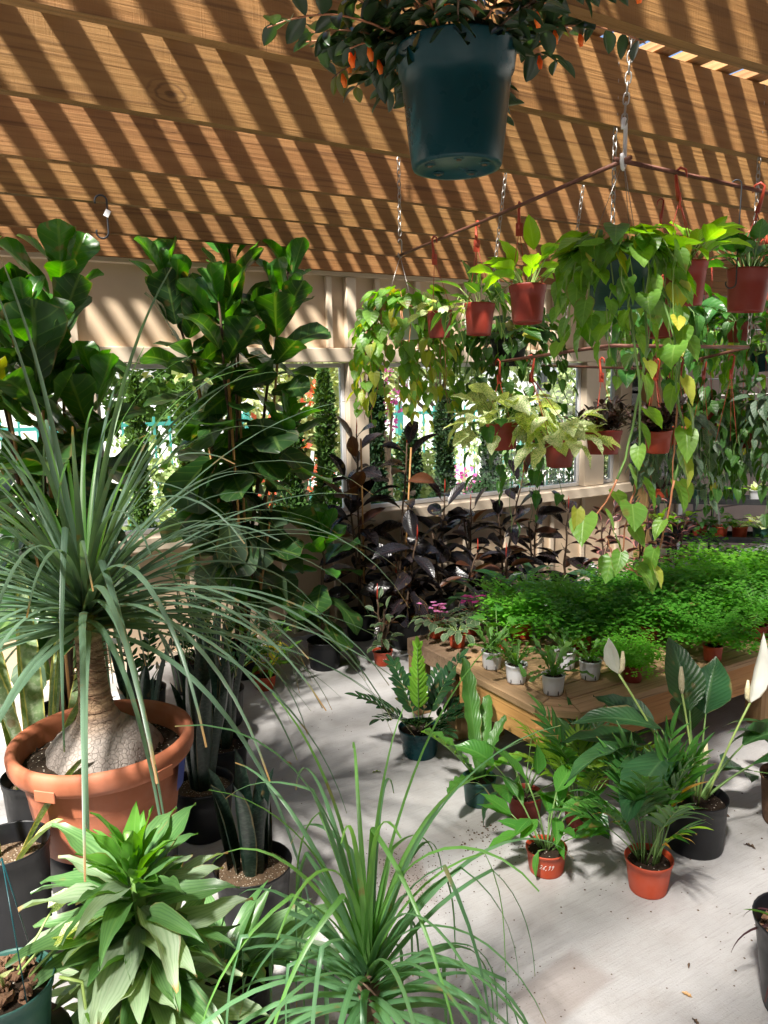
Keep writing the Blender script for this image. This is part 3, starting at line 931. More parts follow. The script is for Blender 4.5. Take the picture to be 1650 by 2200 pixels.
def fiddle(t, seed, stems, z0, L=.30, bare=.3, step=.075, new_at=.9, dust_below=.45, stakes=True, lo_s=1.):
    rg = random.Random(seed)
    big = lv('fiddle', 'fiddle', L, L * .68, (.2, .6, .0, .9), .22, .05, nw=2, n=9)
    new = lv('fiddle_new', 'fiddle', L * .8, L * .52, (.1, .4, -.2), .35, .05, nw=2, n=9)
    dst = lv('fiddle_dust', 'fiddle', L * 1.05, L * .70, (.9, 1.3, .6), .3, .06, nw=2, n=9)
    for si, (dx, dy, top, lean) in enumerate(stems):
        pts = [Vector((dx * .3, dy * .3, z0 - .03))]
        n = 10
        for i in range(1, n + 1):
            f = i / n
            pts.append(Vector((dx * (.3 + .7 * f) + lean[0] * f * f + rg.uniform(-.012, .012), dy * (.3 + .7 * f) + lean[1] * f * f + rg.uniform(-.012, .012), z0 + (top - z0) * f)))
        tubes(t, 'stem', pts, [.014 - .008 * i / n for i in range(n + 1)], 'stem_brown', 6)
        if stakes:
            tubes(t, 'stake', [pts[0] + Vector((.03, -.02, 0)), pts[int(n * .85)] + Vector((.015, -.02, 0))], .0075, 'stake', 6)
        H = top - z0
        z = z0 + H * bare
        az = rg.uniform(0, 6)
        while z < top:
            f = (z - z0) / H
            i = min(n - 1, int(f * n))
            p = pts[i].lerp(pts[i + 1], f * n - i)
            az += 2.4 + rg.uniform(-.3, .3)
            top_f = max(0, (f - .6) / .4)
            el = -.15 + 1.2 * min(1, top_f * 1.6) + rg.uniform(-.3, .3)
            ms = new if f > new_at else (dst if f < dust_below and rg.random() < .75 else big)
            s = (rg.uniform(.8, 1.1) if f < .66 else rg.uniform(.68, .98)) * (lo_s if f < .5 else 1)
            q = p + Vector((math.cos(az), math.sin(az), .3)) * .035
            leaf(t, ms, rg, q, az, el - (.5 if rg.random() < .3 else 0), rg.uniform(-.8, .8), s)
            z += step * rg.uniform(.7, 1.2) * (.55 if f > .66 else 1)
        for k in range(3):
            leaf(t, new, rg, pts[-1], az + k * 2.1, 1.15 + rg.uniform(-.25, .15), rg.uniform(-.5, .5), rg.uniform(.55, .9))


def strap_leaf(t, rg, p, az, el, L, w, mat, sag=1.0, kink=None, n=15, name='leaf'):
    """a long grass-like leaf that arches over under its own weight"""
    pts = [Vector(p)]
    e = el
    st = L / n
    a = az
    for i in range(n):
        f = i / n
        if kink and abs(f - kink) < .5 / n:
            e -= rg.uniform(.9, 1.6)
        e -= sag * (1.2 + 2.4 * f) / n * max(.12, math.cos(e) + .25)
        e = max(e, -1.53)
        a += rg.uniform(-.02, .02)
        pts.append(pts[-1] + Vector((math.cos(a) * math.cos(e), math.sin(a) * math.cos(e), math.sin(e))) * st)
    wf = lambda q: w * (.9 - .25 * q if q < .15 else (.86 - .74 * ((q - .15) / .85) ** .9)) + .0004
    return put(name, ribbon(pts, wf, M[mat], fold=.4, side=Vector((-math.sin(az), math.cos(az), 0)), tw=rg.uniform(-.5, .5)), t)


def rubber(t, seed, h, z0, n=14, L=.19, lean=(0, 0), brown=.25, mats=('rubber', 'rubber_brown'), red=True, stake=False, elx=0.):
    rg = random.Random(seed)
    a = lv(mats[0], 'elliptic', L, L * .5, (.3, .7, .1, .5), .45, .015)
    b2 = lv(mats[1], 'elliptic', L * .85, L * .40, (.15, .4, .0), .5, .015)
    N = 8
    pts = [Vector((lean[0] * (i / N) ** 1.3 + rg.uniform(-.006, .006), lean[1] * (i / N) ** 1.3 + rg.uniform(-.006, .006), z0 - .03 + (h - z0 + .03) * i / N)) for i in range(N + 1)]
    tubes(t, 'stem', pts, [.010 - .005 * i / N for i in range(N + 1)], 'stem_brown', 6)
    if stake:
        tubes(t, 'stake', [pts[0] + Vector((.02, -.02, 0)), pts[-1] + Vector((.02, -.02, -.03))], .006, 'stake', 6)
    az = rg.uniform(0, 6)
    for i in range(n):
        f = .12 + .88 * (i + .5) / n
        k = min(N - 1, int(f * N))
        p = pts[k].lerp(pts[k + 1], f * N - k)
        az += 2.4 + rg.uniform(-.35, .35)
        el = -.1 + .95 * f ** 2 + rg.uniform(-.55, .45) + elx
        tubes(t, 'petiole', [p, p + Vector((math.cos(az) * .03, math.sin(az) * .03, .02))], .0025, 'stem_brown', 4)
        ms = b2 if rg.random() < brown * f * 1.4 else a
        leaf(t, ms, rg, p + Vector((math.cos(az) * .03, math.sin(az) * .03, .02)), az, el, rg.uniform(-.8, .8), rg.uniform(.7, 1.1) * (1.05 - .25 * f))
    if red:
        MB().tube([pts[-1], pts[-1] + Vector((.004, 0, .05)), pts[-1] + Vector((.006, .004, .10))], [.004, .0045, .0008], 5).build('leaf_sheath', M['rubber_red'], t)


def trailing(t, seed, ms, z_top, r, n_top, n_vines, drop, per, stem='stem_green', yellow=None, spread=1., size=1., az0=None, vine_r=.0022, top_el=(.1, .9)):
    """a pot whose leaves mound over the rim and trail down on vines"""
    rg = random.Random(seed)
    for i in range(n_top):
        az = rg.uniform(0, 6.28)
        q = r * rg.random() ** .5 * .9
        p = Vector((q * math.cos(az), q * math.sin(az), z_top))
        L = rg.uniform(.05, .14) * spread
        pts, a, e = arc(p, az + rg.uniform(-.5, .5), rg.uniform(.6, 1.4), L, rg.uniform(.4, 1.3), 4)
        if i % 3 == 0:
            tubes(t, 'petiole', pts, vine_r * .7, stem, 4)
        leaf(t, ms, rg, pts[-1], a + rg.uniform(-.5, .5), rg.uniform(-1.2, -.2) + rg.uniform(*top_el) * .5, rg.uniform(-.5, .5), size * rg.uniform(.7, 1.1))
    for i in range(n_vines):
        az = az0[i] if az0 and i < len(az0) else 2 * PI * i / n_vines + rg.uniform(-.3, .3)
        p = Vector((r * .8 * math.cos(az), r * .8 * math.sin(az), z_top))
        D_ = drop[i % len(drop)] * rg.uniform(.85, 1.1)
        out = r * .45 + rg.uniform(.02, .08) * spread
        pts = [p, p + Vector((math.cos(az) * out * .6, math.sin(az) * out * .6, .035)), p + Vector((math.cos(az) * out, math.sin(az) * out, -.02))]
        m = max(3, int(D_ / .05))
        for k in range(m):
            pts.append(pts[-1] + Vector((rg.uniform(-.014, .014) + math.cos(az) * .004, rg.uniform(-.014, .014) + math.sin(az) * .004, -D_ / m)))
        tubes(t, 'vine', pts, [vine_r * (1 - .5 * k / len(pts)) for k in range(len(pts))], stem, 5)
        nl = max(2, int(D_ * per))
        for k in range(nl):
            f = (k + rg.random() * .8) / nl * (len(pts) - 2) + 1
            j = min(len(pts) - 2, int(f))
            q = pts[j].lerp(pts[j + 1], f - j)
            la = az + rg.choice((-1, 1)) * rg.uniform(.2, 1.5)
            use = ms
            if yellow and f / len(pts) > .55 and rg.random() < .4:
                use = yellow
            off = Vector((math.cos(la), math.sin(la), .35)) * rg.uniform(.015, .04) * spread
            leaf(t, use, rg, q + off, la, rg.uniform(-1.35, -.65), rg.uniform(-.4, .4), size * rg.uniform(.65, 1.1) * (1 - .25 * f / len(pts)))


def upright(t, seed, ms, z0, r, n, L, size=1., stem='stem_pale', el=(.5, 1.35), leaf_el=(-.5, .6), pr=.003):
    """leaves held up on petioles from a pot"""
    rg = random.Random(seed)
    for i in range(n):
        az = i * 2.4 + rg.uniform(-.4, .4)
        q = r * .55 * rg.random()
        e0 = rg.uniform(*el)
        l = L * rg.uniform(.55, 1.1)
        pts, a, e = arc((q * math.cos(az), q * math.sin(az), z0 - .005), az, e0, l, rg.uniform(.1, .6), 5, .1, rg)
        tubes(t, 'petiole', pts, [pr, pr, pr * .9, pr * .8, pr * .75, pr * .7], stem, 5)
        leaf(t, ms, rg, pts[-1], a + rg.uniform(-.4, .4), min(e, rg.uniform(*leaf_el)) if rg.random() < .75 else e, rg.uniform(-.5, .5), size * rg.uniform(.7, 1.12))


def swords(t, seed, mat, z0, specs):
    rg = random.Random(seed)
    for (dx, dy, H, W, az, lean, curl) in specs:
        me = leaf_mesh('sword', H, W, M[mat], droop=curl, fold=.55, wave=.02, nw=2, n=9, m=4, seed=rg.randint(0, 999), twist=rg.uniform(-.5, .5))
        put('leaf', me, t, M=orient((dx, dy, z0 - .02), az, PI / 2 - lean, rg.uniform(-.5, .5)))


def pinnate(t, seed, fr, ms, pairs, stem='stem_green', r=.003, start=.3, ang=.9, s_mid=1., lift=.25, brown=None, pb=0., term=True, name='frond'):
    """fr: list of (x, y, z, az, el, length, bend); each frond is a rachis with its leaflets"""
    rg = random.Random(seed)
    for (x, y, z, az, el, L, bend) in fr:
        n = 8
        pts, _, e_end = arc((x, y, z), az, el, L, bend, n)
        fo = tubes(t, name, pts, [r * (1 - .65 * k / n) for k in range(n + 1)], stem, 5)
        side = Vector((-math.sin(az), math.cos(az), 0))
        for k in range(pairs):
            f = (start + (1 - start) * (k + .5) / pairs) * n
            j = min(n - 1, int(f))
            p = pts[j].lerp(pts[j + 1], f - j)
            d = (pts[j + 1] - pts[j]).normalized()
            up = side.cross(d) * -1
            if up.z < 0 and abs(d.z) < .95:
                up = -up
            u = (k + .5) / pairs
            sc = s_mid * (.65 + .35 * math.sin(PI * min(1, u * 1.1 + .15))) * rg.uniform(.88, 1.1)
            for sg in (-1, 1):
                g = ang * (1 - .35 * u) + rg.uniform(-.1, .1)
                xdir = (d * math.cos(g) + side * sg * math.sin(g) + up * lift).normalized()
                ydir = (up.cross(xdir)).normalized()
                zdir = xdir.cross(ydir)
                R = Matrix((xdir, ydir, zdir)).transposed().to_4x4()
                put('leaflet', rg.choice(brown if brown and rg.random() < pb else ms), fo, M=Matrix.Translation(p) @ R @ Matrix.Scale(sc, 4))
        if term:
            put('leaflet', rg.choice(ms), fo, M=orient(pts[-1], az, e_end, 0, s_mid * .85))


MAIDEN = []


def maiden_mesh(seed, n_fr, R, H, mat, size=.0135, per=38):
    rg = random.Random(seed)
    b = MB()
    for i in range(n_fr):
        az = i * 2.4 + rg.uniform(-.5, .5)
        L = math.hypot(R, H) * rg.uniform(.55, 1.1)
        pts, a, e = arc((0, 0, 0), az, rg.uniform(.75, 1.45), L, rg.uniform(.7, 1.7), 7, .12, rg)
        b.tube(pts, [.0012] * 8, 3, False)
        for k in range(per):
            f = (.28 + .72 * rg.random() ** .8) * 7
            j = min(6, int(f))
            p = pts[j].lerp(pts[j + 1], f - j)
            sp = (.09 * (1.15 - abs(f / 7 - .55))) * R / .3
            c = p + Vector((rg.gauss(0, sp * .6), rg.gauss(0, sp * .6), rg.gauss(0, .012) - .008))
            s = size * rg.uniform(.7, 1.35)
            ta = rg.uniform(0, 6.28)
            nx = Vector((math.cos(ta), math.sin(ta), rg.uniform(-.5, .35))).normalized()
            ny = Vector((-math.sin(ta), math.cos(ta), rg.uniform(-.35, .35))).normalized()
            b.add([c, c + nx * s * .75 + ny * s * .62, c + nx * s * 1.1, c + nx * s * .75 - ny * s * .62], [(0, 1, 2, 3)], [(.5, 0), (1, .7), (.5, 1), (0, .7)])
    return b.mesh('foliage', mat, False)


def blades(t, seed, n, ms, z0, r, el=(.4, 1.3), size=1., rollr=.5):
    rg = random.Random(seed)
    for i in range(n):
        az = i * 2.4 + rg.uniform(-.4, .4)
        q = r * rg.random()
        leaf(t, ms, rg, (q * math.cos(az), q * math.sin(az), z0), az, rg.uniform(*el), rg.uniform(-rollr, rollr), size * rg.uniform(.65, 1.1))


def hanger(t, top, rim_z, r, mat='hanger', hook=.07):
    """plastic hook with three straps down to the pot rim; top is the point on the rod (local)"""
    top = Vector(top)
    pts = [top + Vector((0, .018, -.012)), top + Vector((0, .014, .008)), top + Vector((0, 0, .014)), top + Vector((0, -.012, .004)), top + Vector((0, -.008, -.03)), top + Vector((0, 0, -hook))]
    h = tubes(t, 'hanger', pts, [.002, .0035, .004, .004, .005, .0075], mat, 6)
    e = top + Vector((0, 0, -hook))
    MB().add if False else None
    b = MB()
    b.box(-.011, .011, -.002, .002, -.02, .02)
    b.build('plate', M[mat], h, False, loc=e)
    for k in range(3):
        a = k * 2 * PI / 3 + .4
        tubes(h, 'strap', [e, Vector((r * math.cos(a), r * math.sin(a), rim_z))], .0013, mat, 4)
    return h


DIG = {'2': [[(0, .8), (.2, 1), (.45, .85), (.4, .55), (0, .1), (.55, .12)]],
       '6': [[(.5, 1), (.2, .6), (.05, .25), (.2, 0), (.45, .12), (.4, .38), (.12, .35)]],
       '9': [[(.5, .8), (.25, 1), (.05, .75), (.2, .52), (.48, .75), (.42, .35), (.25, -.05)]],
       '7': [[(0, .95), (.5, .95), (.18, 0)]], '5': [[(.5, 1), (.12, 1), (.1, .6), (.4, .55), (.42, .2), (.05, .05)]],
       ',': [[(.15, .12), (.02, -.2)]], '.': [[(.1, .08), (.1, 0)]], '4': [[(.4, 0), (.4, 1), (0, .4), (.5, .4)]], 'n': [[(0, .1), (.1, .8), (.3, .8), (.36, 0)]], '/': [[(0, 0), (.4, 1)]]}


def write(parent, text, rt, rb, h, zc, az, size, ink, th=.0012, slant=.15):
    """handwriting that follows the wall of a pot"""
    rr = lambda z: rb + (rt * .95 - rb) * z / h + .0008
    x = 0.
    tot = sum(.42 if c in ',.' else .72 for c in text) * size
    for c in text:
        for st in DIG[c]:
            pts = []
            for (u, v) in st:
                s_ = x + (u + slant * v) * size * .9 - tot / 2
                z = zc + (v - .5) * size
                a = az + s_ / rt
                pts.append((rr(z) * math.cos(a), rr(z) * math.sin(a), z))
            MB().tube(pts, th, 5).build('pen_stroke', M[ink], parent)
        x += (.42 if c in ',.' else .72) * size


def chain(name, p0, p1, label, group='metal chains of the hanging frames'):
    p0, p1 = Vector(p0), Vector(p1)
    L = (p1 - p0).length
    b = MB()
    n = int(L / .024)
    for i in range(n):
        z = -i * .024
        pts = []
        for k in range(9):
            a = 2 * PI * k / 8
            u, v = .0075 * math.cos(a), .016 * math.sin(a)
            pts.append((u, 0, z - .012 + v) if i % 2 else (0, u, z - .012 + v))
        b.tube(pts, .0021, 5, False)
    o = b.build(name, M['chain'], loc=p0)
    o.rotation_euler = (p0 - p1).to_track_quat('Z', 'Y').to_euler()
    return tag(o, label, 'chain', group)


def s_hook(name, top, L, mat, label, rz=0., r=.0022, w=.016):
    pts = []
    for k in range(9):
        a = PI * 1.1 - k / 8 * PI * 1.15
        pts.append((w * math.cos(a), 0, w * math.sin(a) - w))
    pts.append((w * .9, 0, -L * .45))
    for k in range(9):
        a = -.1 - k / 8 * PI * 1.1
        pts.append((-w * .1 + w * math.cos(a), 0, -L + w + w * math.sin(a)))
    o = MB().tube(pts, r, 6).build(name, mat, loc=top)
    o.rotation_euler = (0, 0, rz)
    return tag(o, label, 'hook')

# ================================================================ the big benches
OCT_Z = .40


def octagon(x0, x1, y0, y1, c):
    return [(x0 + c, y0), (x1 - c, y0), (x1, y0 + c), (x1, y1 - c), (x1 - c, y1), (x0 + c, y1), (x0, y1 - c), (x0, y0 + c)]


tb = thing('plant_bench', 'low octagonal timber plant bench with plank top and orange fascia boards, under the ferns', 'bench', (0, 0, 0))
X0, X1, Y0, Y1, CH = 1.97, 4.55, 2.085, 2.885, .125
wid = .118
for ring in range(3):
    o_, i_ = ring * (wid + .010), ring * (wid + .010) + wid
    A_ = octagon(X0 + o_, X1 - o_, Y0 + o_, Y1 - o_, max(.02, CH - o_ * .586))
    B_ = octagon(X0 + i_, X1 - i_, Y0 + i_, Y1 - i_, max(.018, CH - i_ * .586))
    for k in range(8):
        a0, a1, b0, b1 = A_[k], A_[(k + 1) % 8], B_[k], B_[(k + 1) % 8]
        c = Vector(((a0[0] + a1[0] + b0[0] + b1[0]) / 4, (a0[1] + a1[1] + b0[1] + b1[1]) / 4, 0))
        ang = math.atan2(a1[1] - a0[1], a1[0] - a0[0])
        Rm = Matrix.Rotation(-ang, 3, 'Z')
        q = [Rm @ (Vector((p[0], p[1], 0)) - c) for p in (a0, a1, b1, b0)]
        q = [p * (1 - .0012 / max(.02, p.length)) for p in q]
        dzz = random.Random(ring * 9 + k).uniform(-.002, .002)
        b = MB()
        b.add([(p.x, p.y, z) for z in (OCT_Z - .032, OCT_Z) for p in q], [(3, 2, 1, 0), (4, 5, 6, 7), (0, 1, 5, 4), (1, 2, 6, 5), (2, 3, 7, 6), (3, 0, 4, 7)])
        po = b.build('plank', M['bench'], tb, False)
        po.location = (c.x, c.y, dzz)
        po.rotation_euler = (0, 0, ang)
        bevel(po, .003)
y = Y0 + 3 * (wid + .010)
while y < Y1 - 3 * (wid + .010) - .01:
    po = MB().box(-(X1 - X0) / 2 + .40, (X1 - X0) / 2 - .40, 0, .12, OCT_Z - .032, OCT_Z - .001).build('plank', M['bench'], tb, False, loc=((X0 + X1) / 2, y, 0))
    y += .123
A_ = octagon(X0 + .012, X1 - .012, Y0 + .012, Y1 - .012, CH)
for k in range(8):
    a0, a1 = Vector((*A_[k], 0)), Vector((*A_[(k + 1) % 8], 0))
    L_ = (a1 - a0).length
    mid = (a0 + a1) / 2
    po = MB().box(-L_ / 2 + .001, L_ / 2 - .001, 0, .034, OCT_Z - .175, OCT_Z - .034).build('fascia_board', M['fascia'], tb, False)
    po.location = (mid.x, mid.y, 0)
    po.rotation_euler = (0, 0, math.atan2((a1 - a0).y, (a1 - a0).x))
    bevel(po, .002)
for (x, y) in [(2.27, 2.17), (3.4, 2.17), (4.35, 2.2), (2.2, 2.78), (3.4, 2.78), (4.35, 2.78)]:
    MB().box(-.043, .043, -.043, .043, 0, OCT_Z - .036).build('leg', M['post'], tb, False, loc=(x, y, 0))
for (dx, dz_) in [(.02, -.07), (.105, -.06), (.02, -.13), (.10, -.14)]:
    pass

M['oldwood'] = m_wood('weathered_beam', (.30, .21, .135), (.20, .13, .08), (.06, .035, .02), axis='X', grain=(1.5, 22, 22), saw=False, knotscale=(1.6, 6, 6))
sb = thing('corner_bench', 'small weathered timber bench of thick square beams, carrying the violets', 'bench', (0, 0, 0))
for (x0, x1, y0, y1) in [(2.00, 2.09, 2.80, 3.24), (2.095, 4.5, 2.895, 2.985), (2.095, 4.5, 3.15, 3.24), (2.095, 4.5, 2.99, 3.145)]:
    o = MB().box(-(x1 - x0) / 2, (x1 - x0) / 2, -(y1 - y0) / 2, (y1 - y0) / 2, OCT_Z - (.088 if x1 - x0 < .2 or y1 - y0 < .1 else .03), OCT_Z - (0 if x1 - x0 < .2 else .001)).build('beam', M['oldwood'], sb, False, loc=((x0 + x1) / 2, (y0 + y1) / 2, 0))
    bevel(o, .004)
for (x, y) in [(2.045, 2.845), (2.045, 3.19), (3.3, 3.19), (4.45, 3.19)]:
    bevel(MB().box(-.043, .043, -.043, .043, 0, OCT_Z - .09).build('leg', M['post'], sb, False, loc=(x, y, 0)), .004)

# ================================================================ plants along the wall
t = thing('fiddle_leaf_fig', 'tall staked fiddle leaf fig in front of the window behind the croton', 'potted tree', (1.43, 4.20, 0), group='fiddle leaf figs')
pot(t, .12, .09, .20, 'black_pot', 'black')
fiddle(t, 5, [(-.07, -.02, 2.30, (-.26, -.08)), (.05, .02, 2.46, (.0, -.05)), (.12, -.06, 2.34, (.22, -.10)), (-.02, -.10, 2.15, (-.10, -.18)), (.06, -.1, 1.5, (.2, -.15))], .18, L=.335, bare=.2, step=.062, new_at=.90, dust_below=.42)
t = thing('fiddle_leaf_fig', 'bushy fiddle leaf fig at the edge of the picture behind the ponytail palm', 'potted tree', (.36, 3.62, 0), group='fiddle leaf figs')
pot(t, .15, .12, .26, 'black_pot', 'black')
fiddle(t, 9, [(-.05, -.02, 2.12, (-.14, -.05)), (.06, .02, 2.20, (.08, -.05)), (.0, -.08, 1.98, (-.02, -.2)), (.1, -.05, 1.75, (.14, -.12))], .24, L=.35, bare=.25, step=.064, new_at=.90, dust_below=.35)
rg = random.Random(77)
for p, az, el, s in [((-.15, -.28, 1.72), -1.9, .45, .95), ((-.24, -.22, 1.55), -2.4, .3, .8)]:
    leaf(t, lv('fiddle_yellow', 'fiddle', .28, .18, (.3,), .3, .05, n=9), rg, p, az, el, .3, s)
t = thing('fiddle_leaf_fig', 'young fiddle leaf fig in a plain black nursery pot on the open floor', 'potted plant', (1.91, 4.06, 0), group='fiddle leaf figs')
pot(t, .107, .092, .175, 'black_pot', 'black')
fiddle(t, 14, [(.0, .0, .80, (.02, .0))], .155, L=.30, bare=.12, step=.042, new_at=.66, dust_below=.0, stakes=False)

RUB = [(2.36, 4.42, 1.40, 19, (-.03, -.02), .35, True, 'tall dark rubber plant, nearest the window post, with a red leaf sheath at its tip', .22),
       (2.66, 4.40, 1.26, 17, (.10, -.04), .35, True, 'tall dark rubber plant leaning on a bamboo stake, brown leaves at the top', .22),
       (2.52, 4.10, .80, 14, (-.04, -.03), .15, False, 'dark bushy rubber plant low in front of the two staked ones', .21),
       (2.98, 4.36, .86, 14, (.02, -.02), .1, False, 'dark rubber plant with a red tip standing just right of the staked ones', .20),
       (3.28, 4.40, .94, 13, (.0, -.03), .1, False, 'dark rubber plant under the window sill, third along the wall', .20),
       (3.56, 4.36, .96, 13, (.03, -.02), .1, False, 'dark rubber plant under the sill with a raised pair of blue black leaves', .20),
       (3.86, 4.38, .84, 12, (.02, -.02), .1, False, 'dark rubber plant under the sill, farther along the wall', .19),
       (4.15, 4.34, .74, 11, (.0, -.02), .15, False, 'dark rubber plant under the sill, last before the pink edged ones', .19),
       (2.86, 3.98, .58, 12, (.02, -.03), .5, False, 'small brownish rubber plant behind the two little orange pots', .16),
       (3.2, 3.9, .62, 12, (.02, -.0), .35, False, 'low brown green rubber plant behind the violets', .17)]
for k, (x, y, h, n, lean, br, stk, lab, L) in enumerate(RUB):
    t = thing('rubber_plant', lab, 'potted plant', (x, y, 0), group='rubber plants along the wall')
    pot(t, .11, .09, .19, 'black_pot', 'black')
    rubber(t, 20 + k, h * (1 + .12 * math.sin(k * 2.7)), .17, int(n * 1.25), L * 1.42, (lean[0] + .09 * math.sin(k * 4.1), lean[1] - .05), br, stake=stk)
    if k in (0, 2, 3, 4, 5, 6):
        rubber(t, 60 + k, h * .8, .17, n - 1, L * 1.35, (-.10, -.06), br, red=False)
for k, (x, y, h, lab) in enumerate([(4.38, 4.15, .74, 'pink edged rubber plant by the wall, nearer the window'), (4.76, 4.12, .80, 'pink edged rubber plant in front of the timber post'), (4.98, 3.95, .62, 'low pink edged rubber plant beside the lime hosta like plant')]):
    t = thing('variegated_rubber_plant', lab, 'potted plant', (x, y, 0), group='pink edged rubber plants')
    pot(t, .10, .08, .18, 'black_pot', 'black')
    for q in range(2):
        rubber(t, 90 + k * 3 + q, h * (1 - .14 * q), .16, 14, .17, (.05 - .12 * q, -.04), .0, mats=('rubber_pink', 'rubber_pink'), red=False)

SMALLP = [('baby_rubber_plant', 2.23, 3.90, .42, 'grey green baby rubber plant in a scribbled orange pot on the floor', 'violet', '7,9'),
          ('baby_rubber_plant', 2.51, 4.14, .50, 'brownish baby rubber plant in an orange pot, behind the scribbled one', 'rubber_brown', None)]
for k, (nm, x, y, h, lab, mt, tx) in enumerate(SMALLP):
    t = thing(nm, lab, 'potted plant', (x, y, 0), group='little orange pots by the wall')
    pot(t, .064, .05, .09, 'orange_pot')
    for q in range(3):
        rubber(t, 130 + k * 5 + q, h * (1 - .15 * q), .08, 8, .10, (.03 * (q - 1), -.03 * q), .2 if k else .1, mats=(mt, 'rubber_brown'), red=q == 0)
    if tx:
        write(t, tx, .064, .05, .09, .045, -2.15 + .25, .018, 'ink_white', .0008)

t = thing('croton', 'small croton with yellow splashed leaves in an orange pot on the floor', 'potted plant', (1.47, 3.94, 0))
pot(t, .07, .052, .085, 'orange_pot')
ga, gb = lv('croton', 'lance', .11, .03, (.3, .8, .5), .3, .03), lv('croton_y', 'lance', .11, .03, (.3, .7), .3, .03)
rg = random.Random(6)
for q in range(7):
    az = q * 2.4
    pts, a_, e_ = arc((.02 * math.cos(az), .02 * math.sin(az), .07), az, rg.uniform(.9, 1.5), rg.uniform(.22, .36), .35, 6)
    tubes(t, 'stem', pts, .003, 'stem_green')
    for k in range(13):
        f = (.25 + .75 * k / 13) * 6
        j = min(5, int(f))
        leaf(t, gb if rg.random() < .22 else ga, rg, pts[j].lerp(pts[j + 1], f - j), k * 2.4 + q, rg.uniform(-.1, .7) + .3 * k / 13, rg.uniform(-.4, .4), rg.uniform(.65, 1.05))

# ---- zz plants and snake plants in the dark behind the terracotta pot
zl = lv('zz', 'elliptic', .058, .024, (.2, .45), .3)
zn = lv('zz_new', 'elliptic', .055, .024, (.1, .3), .4)
for k, (x, y, lab) in enumerate([(1.10, 4.15, 'dim zz plant standing by the wall below the fiddle leaf fig'), (.78, 3.85, 'dim zz plant behind the terracotta pot'), (1.12, 3.62, 'zz plant with pale leaflets just left of the croton')]):
    t = thing('zz_plant', lab, 'potted plant', (x, y, 0), group='zz plants')
    pot(t, .11, .09, .19, 'black_pot', 'black')
    rg = random.Random(40 + k)
    pinnate(t, 40 + k, [(rg.uniform(-.03, .03), rg.uniform(-.03, .03), .17, i * 2.4, rg.uniform(.95, 1.45), rg.uniform(.38, .55), rg.uniform(.2, .7)) for i in range(9)], zl, 9, start=.2)
SNK = [(1.00, 3.42, .125, .22, 'snake plant with thin upright blades in a black pot, left of the croton', [(.02 * math.cos(i * 2.4) * (i % 3), .02 * math.sin(i * 2.4) * (i % 3), .42 + .09 * ((i * 7) % 4), .03, i * 2.4, .05 + .03 * (i % 4), .12) for i in range(11)], 'soil'),
       (.74, 2.72, .12, .21, 'dark snake plant between the terracotta pot and the big snake plant', [(.04 * math.cos(i * 2.4), .04 * math.sin(i * 2.4), .38 + .07 * ((i * 5) % 4), .085, i * 2.4, .04 + .05 * (i % 3), .1) for i in range(8)], 'soil_tan'),
       (.72, 2.12, .125, .22, 'dark broad leaved snake plant in a big black pot of gritty soil near the camera', [(-.05, .02, .33, .085, 2.6, .12, .15), (-.03, -.03, .36, .09, 3.6, .06, .1), (.045, .0, .34, .09, .4, .10, .1), (.06, .05, .30, .08, 1.1, .14, .15), (.02, -.035, .29, .095, -1.2, .05, .05), (.0, .06, .40, .075, 1.7, .05, .1), (-.06, .06, .36, .085, 2.3, .1, .1), (.035, .03, .27, .055, .8, .04, .0)], 'soil_tan'),
       (.92, 3.02, .11, .2, 'dark snake plant just behind the middle snake plants', [(.035 * math.cos(i * 2.4), .035 * math.sin(i * 2.4), .36 + .06 * ((i * 3) % 4), .07, i * 2.4, .05 + .05 * (i % 3), .1) for i in range(7)], 'soil'),
       (.62, 3.2, .11, .2, 'dark snake plant close behind the terracotta pot', [(.035 * math.cos(i * 2.4), .035 * math.sin(i * 2.4), .34 + .06 * ((i * 3) % 4), .06, i * 2.4, .06 + .06 * (i % 3), .1) for i in range(8)], 'soil')]
for k, (x, y, r, h, lab, sp, sm) in enumerate(SNK):
    t = thing('snake_plant', lab, 'potted plant', (x, y, 0), group='dark snake plants')
    pot(t, r, r * .8, h, 'black_pot', 'black', sm)
    swords(t, 200 + k, 'sans', h * .86, sp)
for k, (x, y, h, lab, sp) in enumerate([(.17, 2.74, .40, 'pale yellow edged snake plant at the picture edge, left of the terracotta pot', [(-.05, .03, .72, .075, 2.2, .10, .12), (.0, .05, .80, .07, 1.2, .05, .1), (.05, .02, .66, .07, .6, .14, .1), (-.02, -.03, .70, .065, 3.6, .16, .2), (.03, -.04, .5, .06, -.7, .32, .35), (-.06, -.01, .85, .07, 2.9, .1, .1), (.06, .06, .62, .06, .9, .2, .1), (.02, .0, .75, .075, 1.6, .12, .05), (.08, .0, .58, .06, .3, .25, .1)]),
                                      (.05, 2.3, .42, 'pale snake plant in a black pot below the one at the edge', [(.03, .0, .34, .06, .2, .55, .3), (-.03, .03, .5, .06, 2.2, .15, .2), (.02, -.03, .26, .05, -.9, .6, .4)])]):
    t = thing('variegated_snake_plant', lab, 'potted plant', (x, y, 0), group='pale snake plants')
    pot(t, .115, .09, h, 'black_pot', 'black', 'soil_tan')
    swords(t, 230 + k, 'sans_light', h * .9, sp)

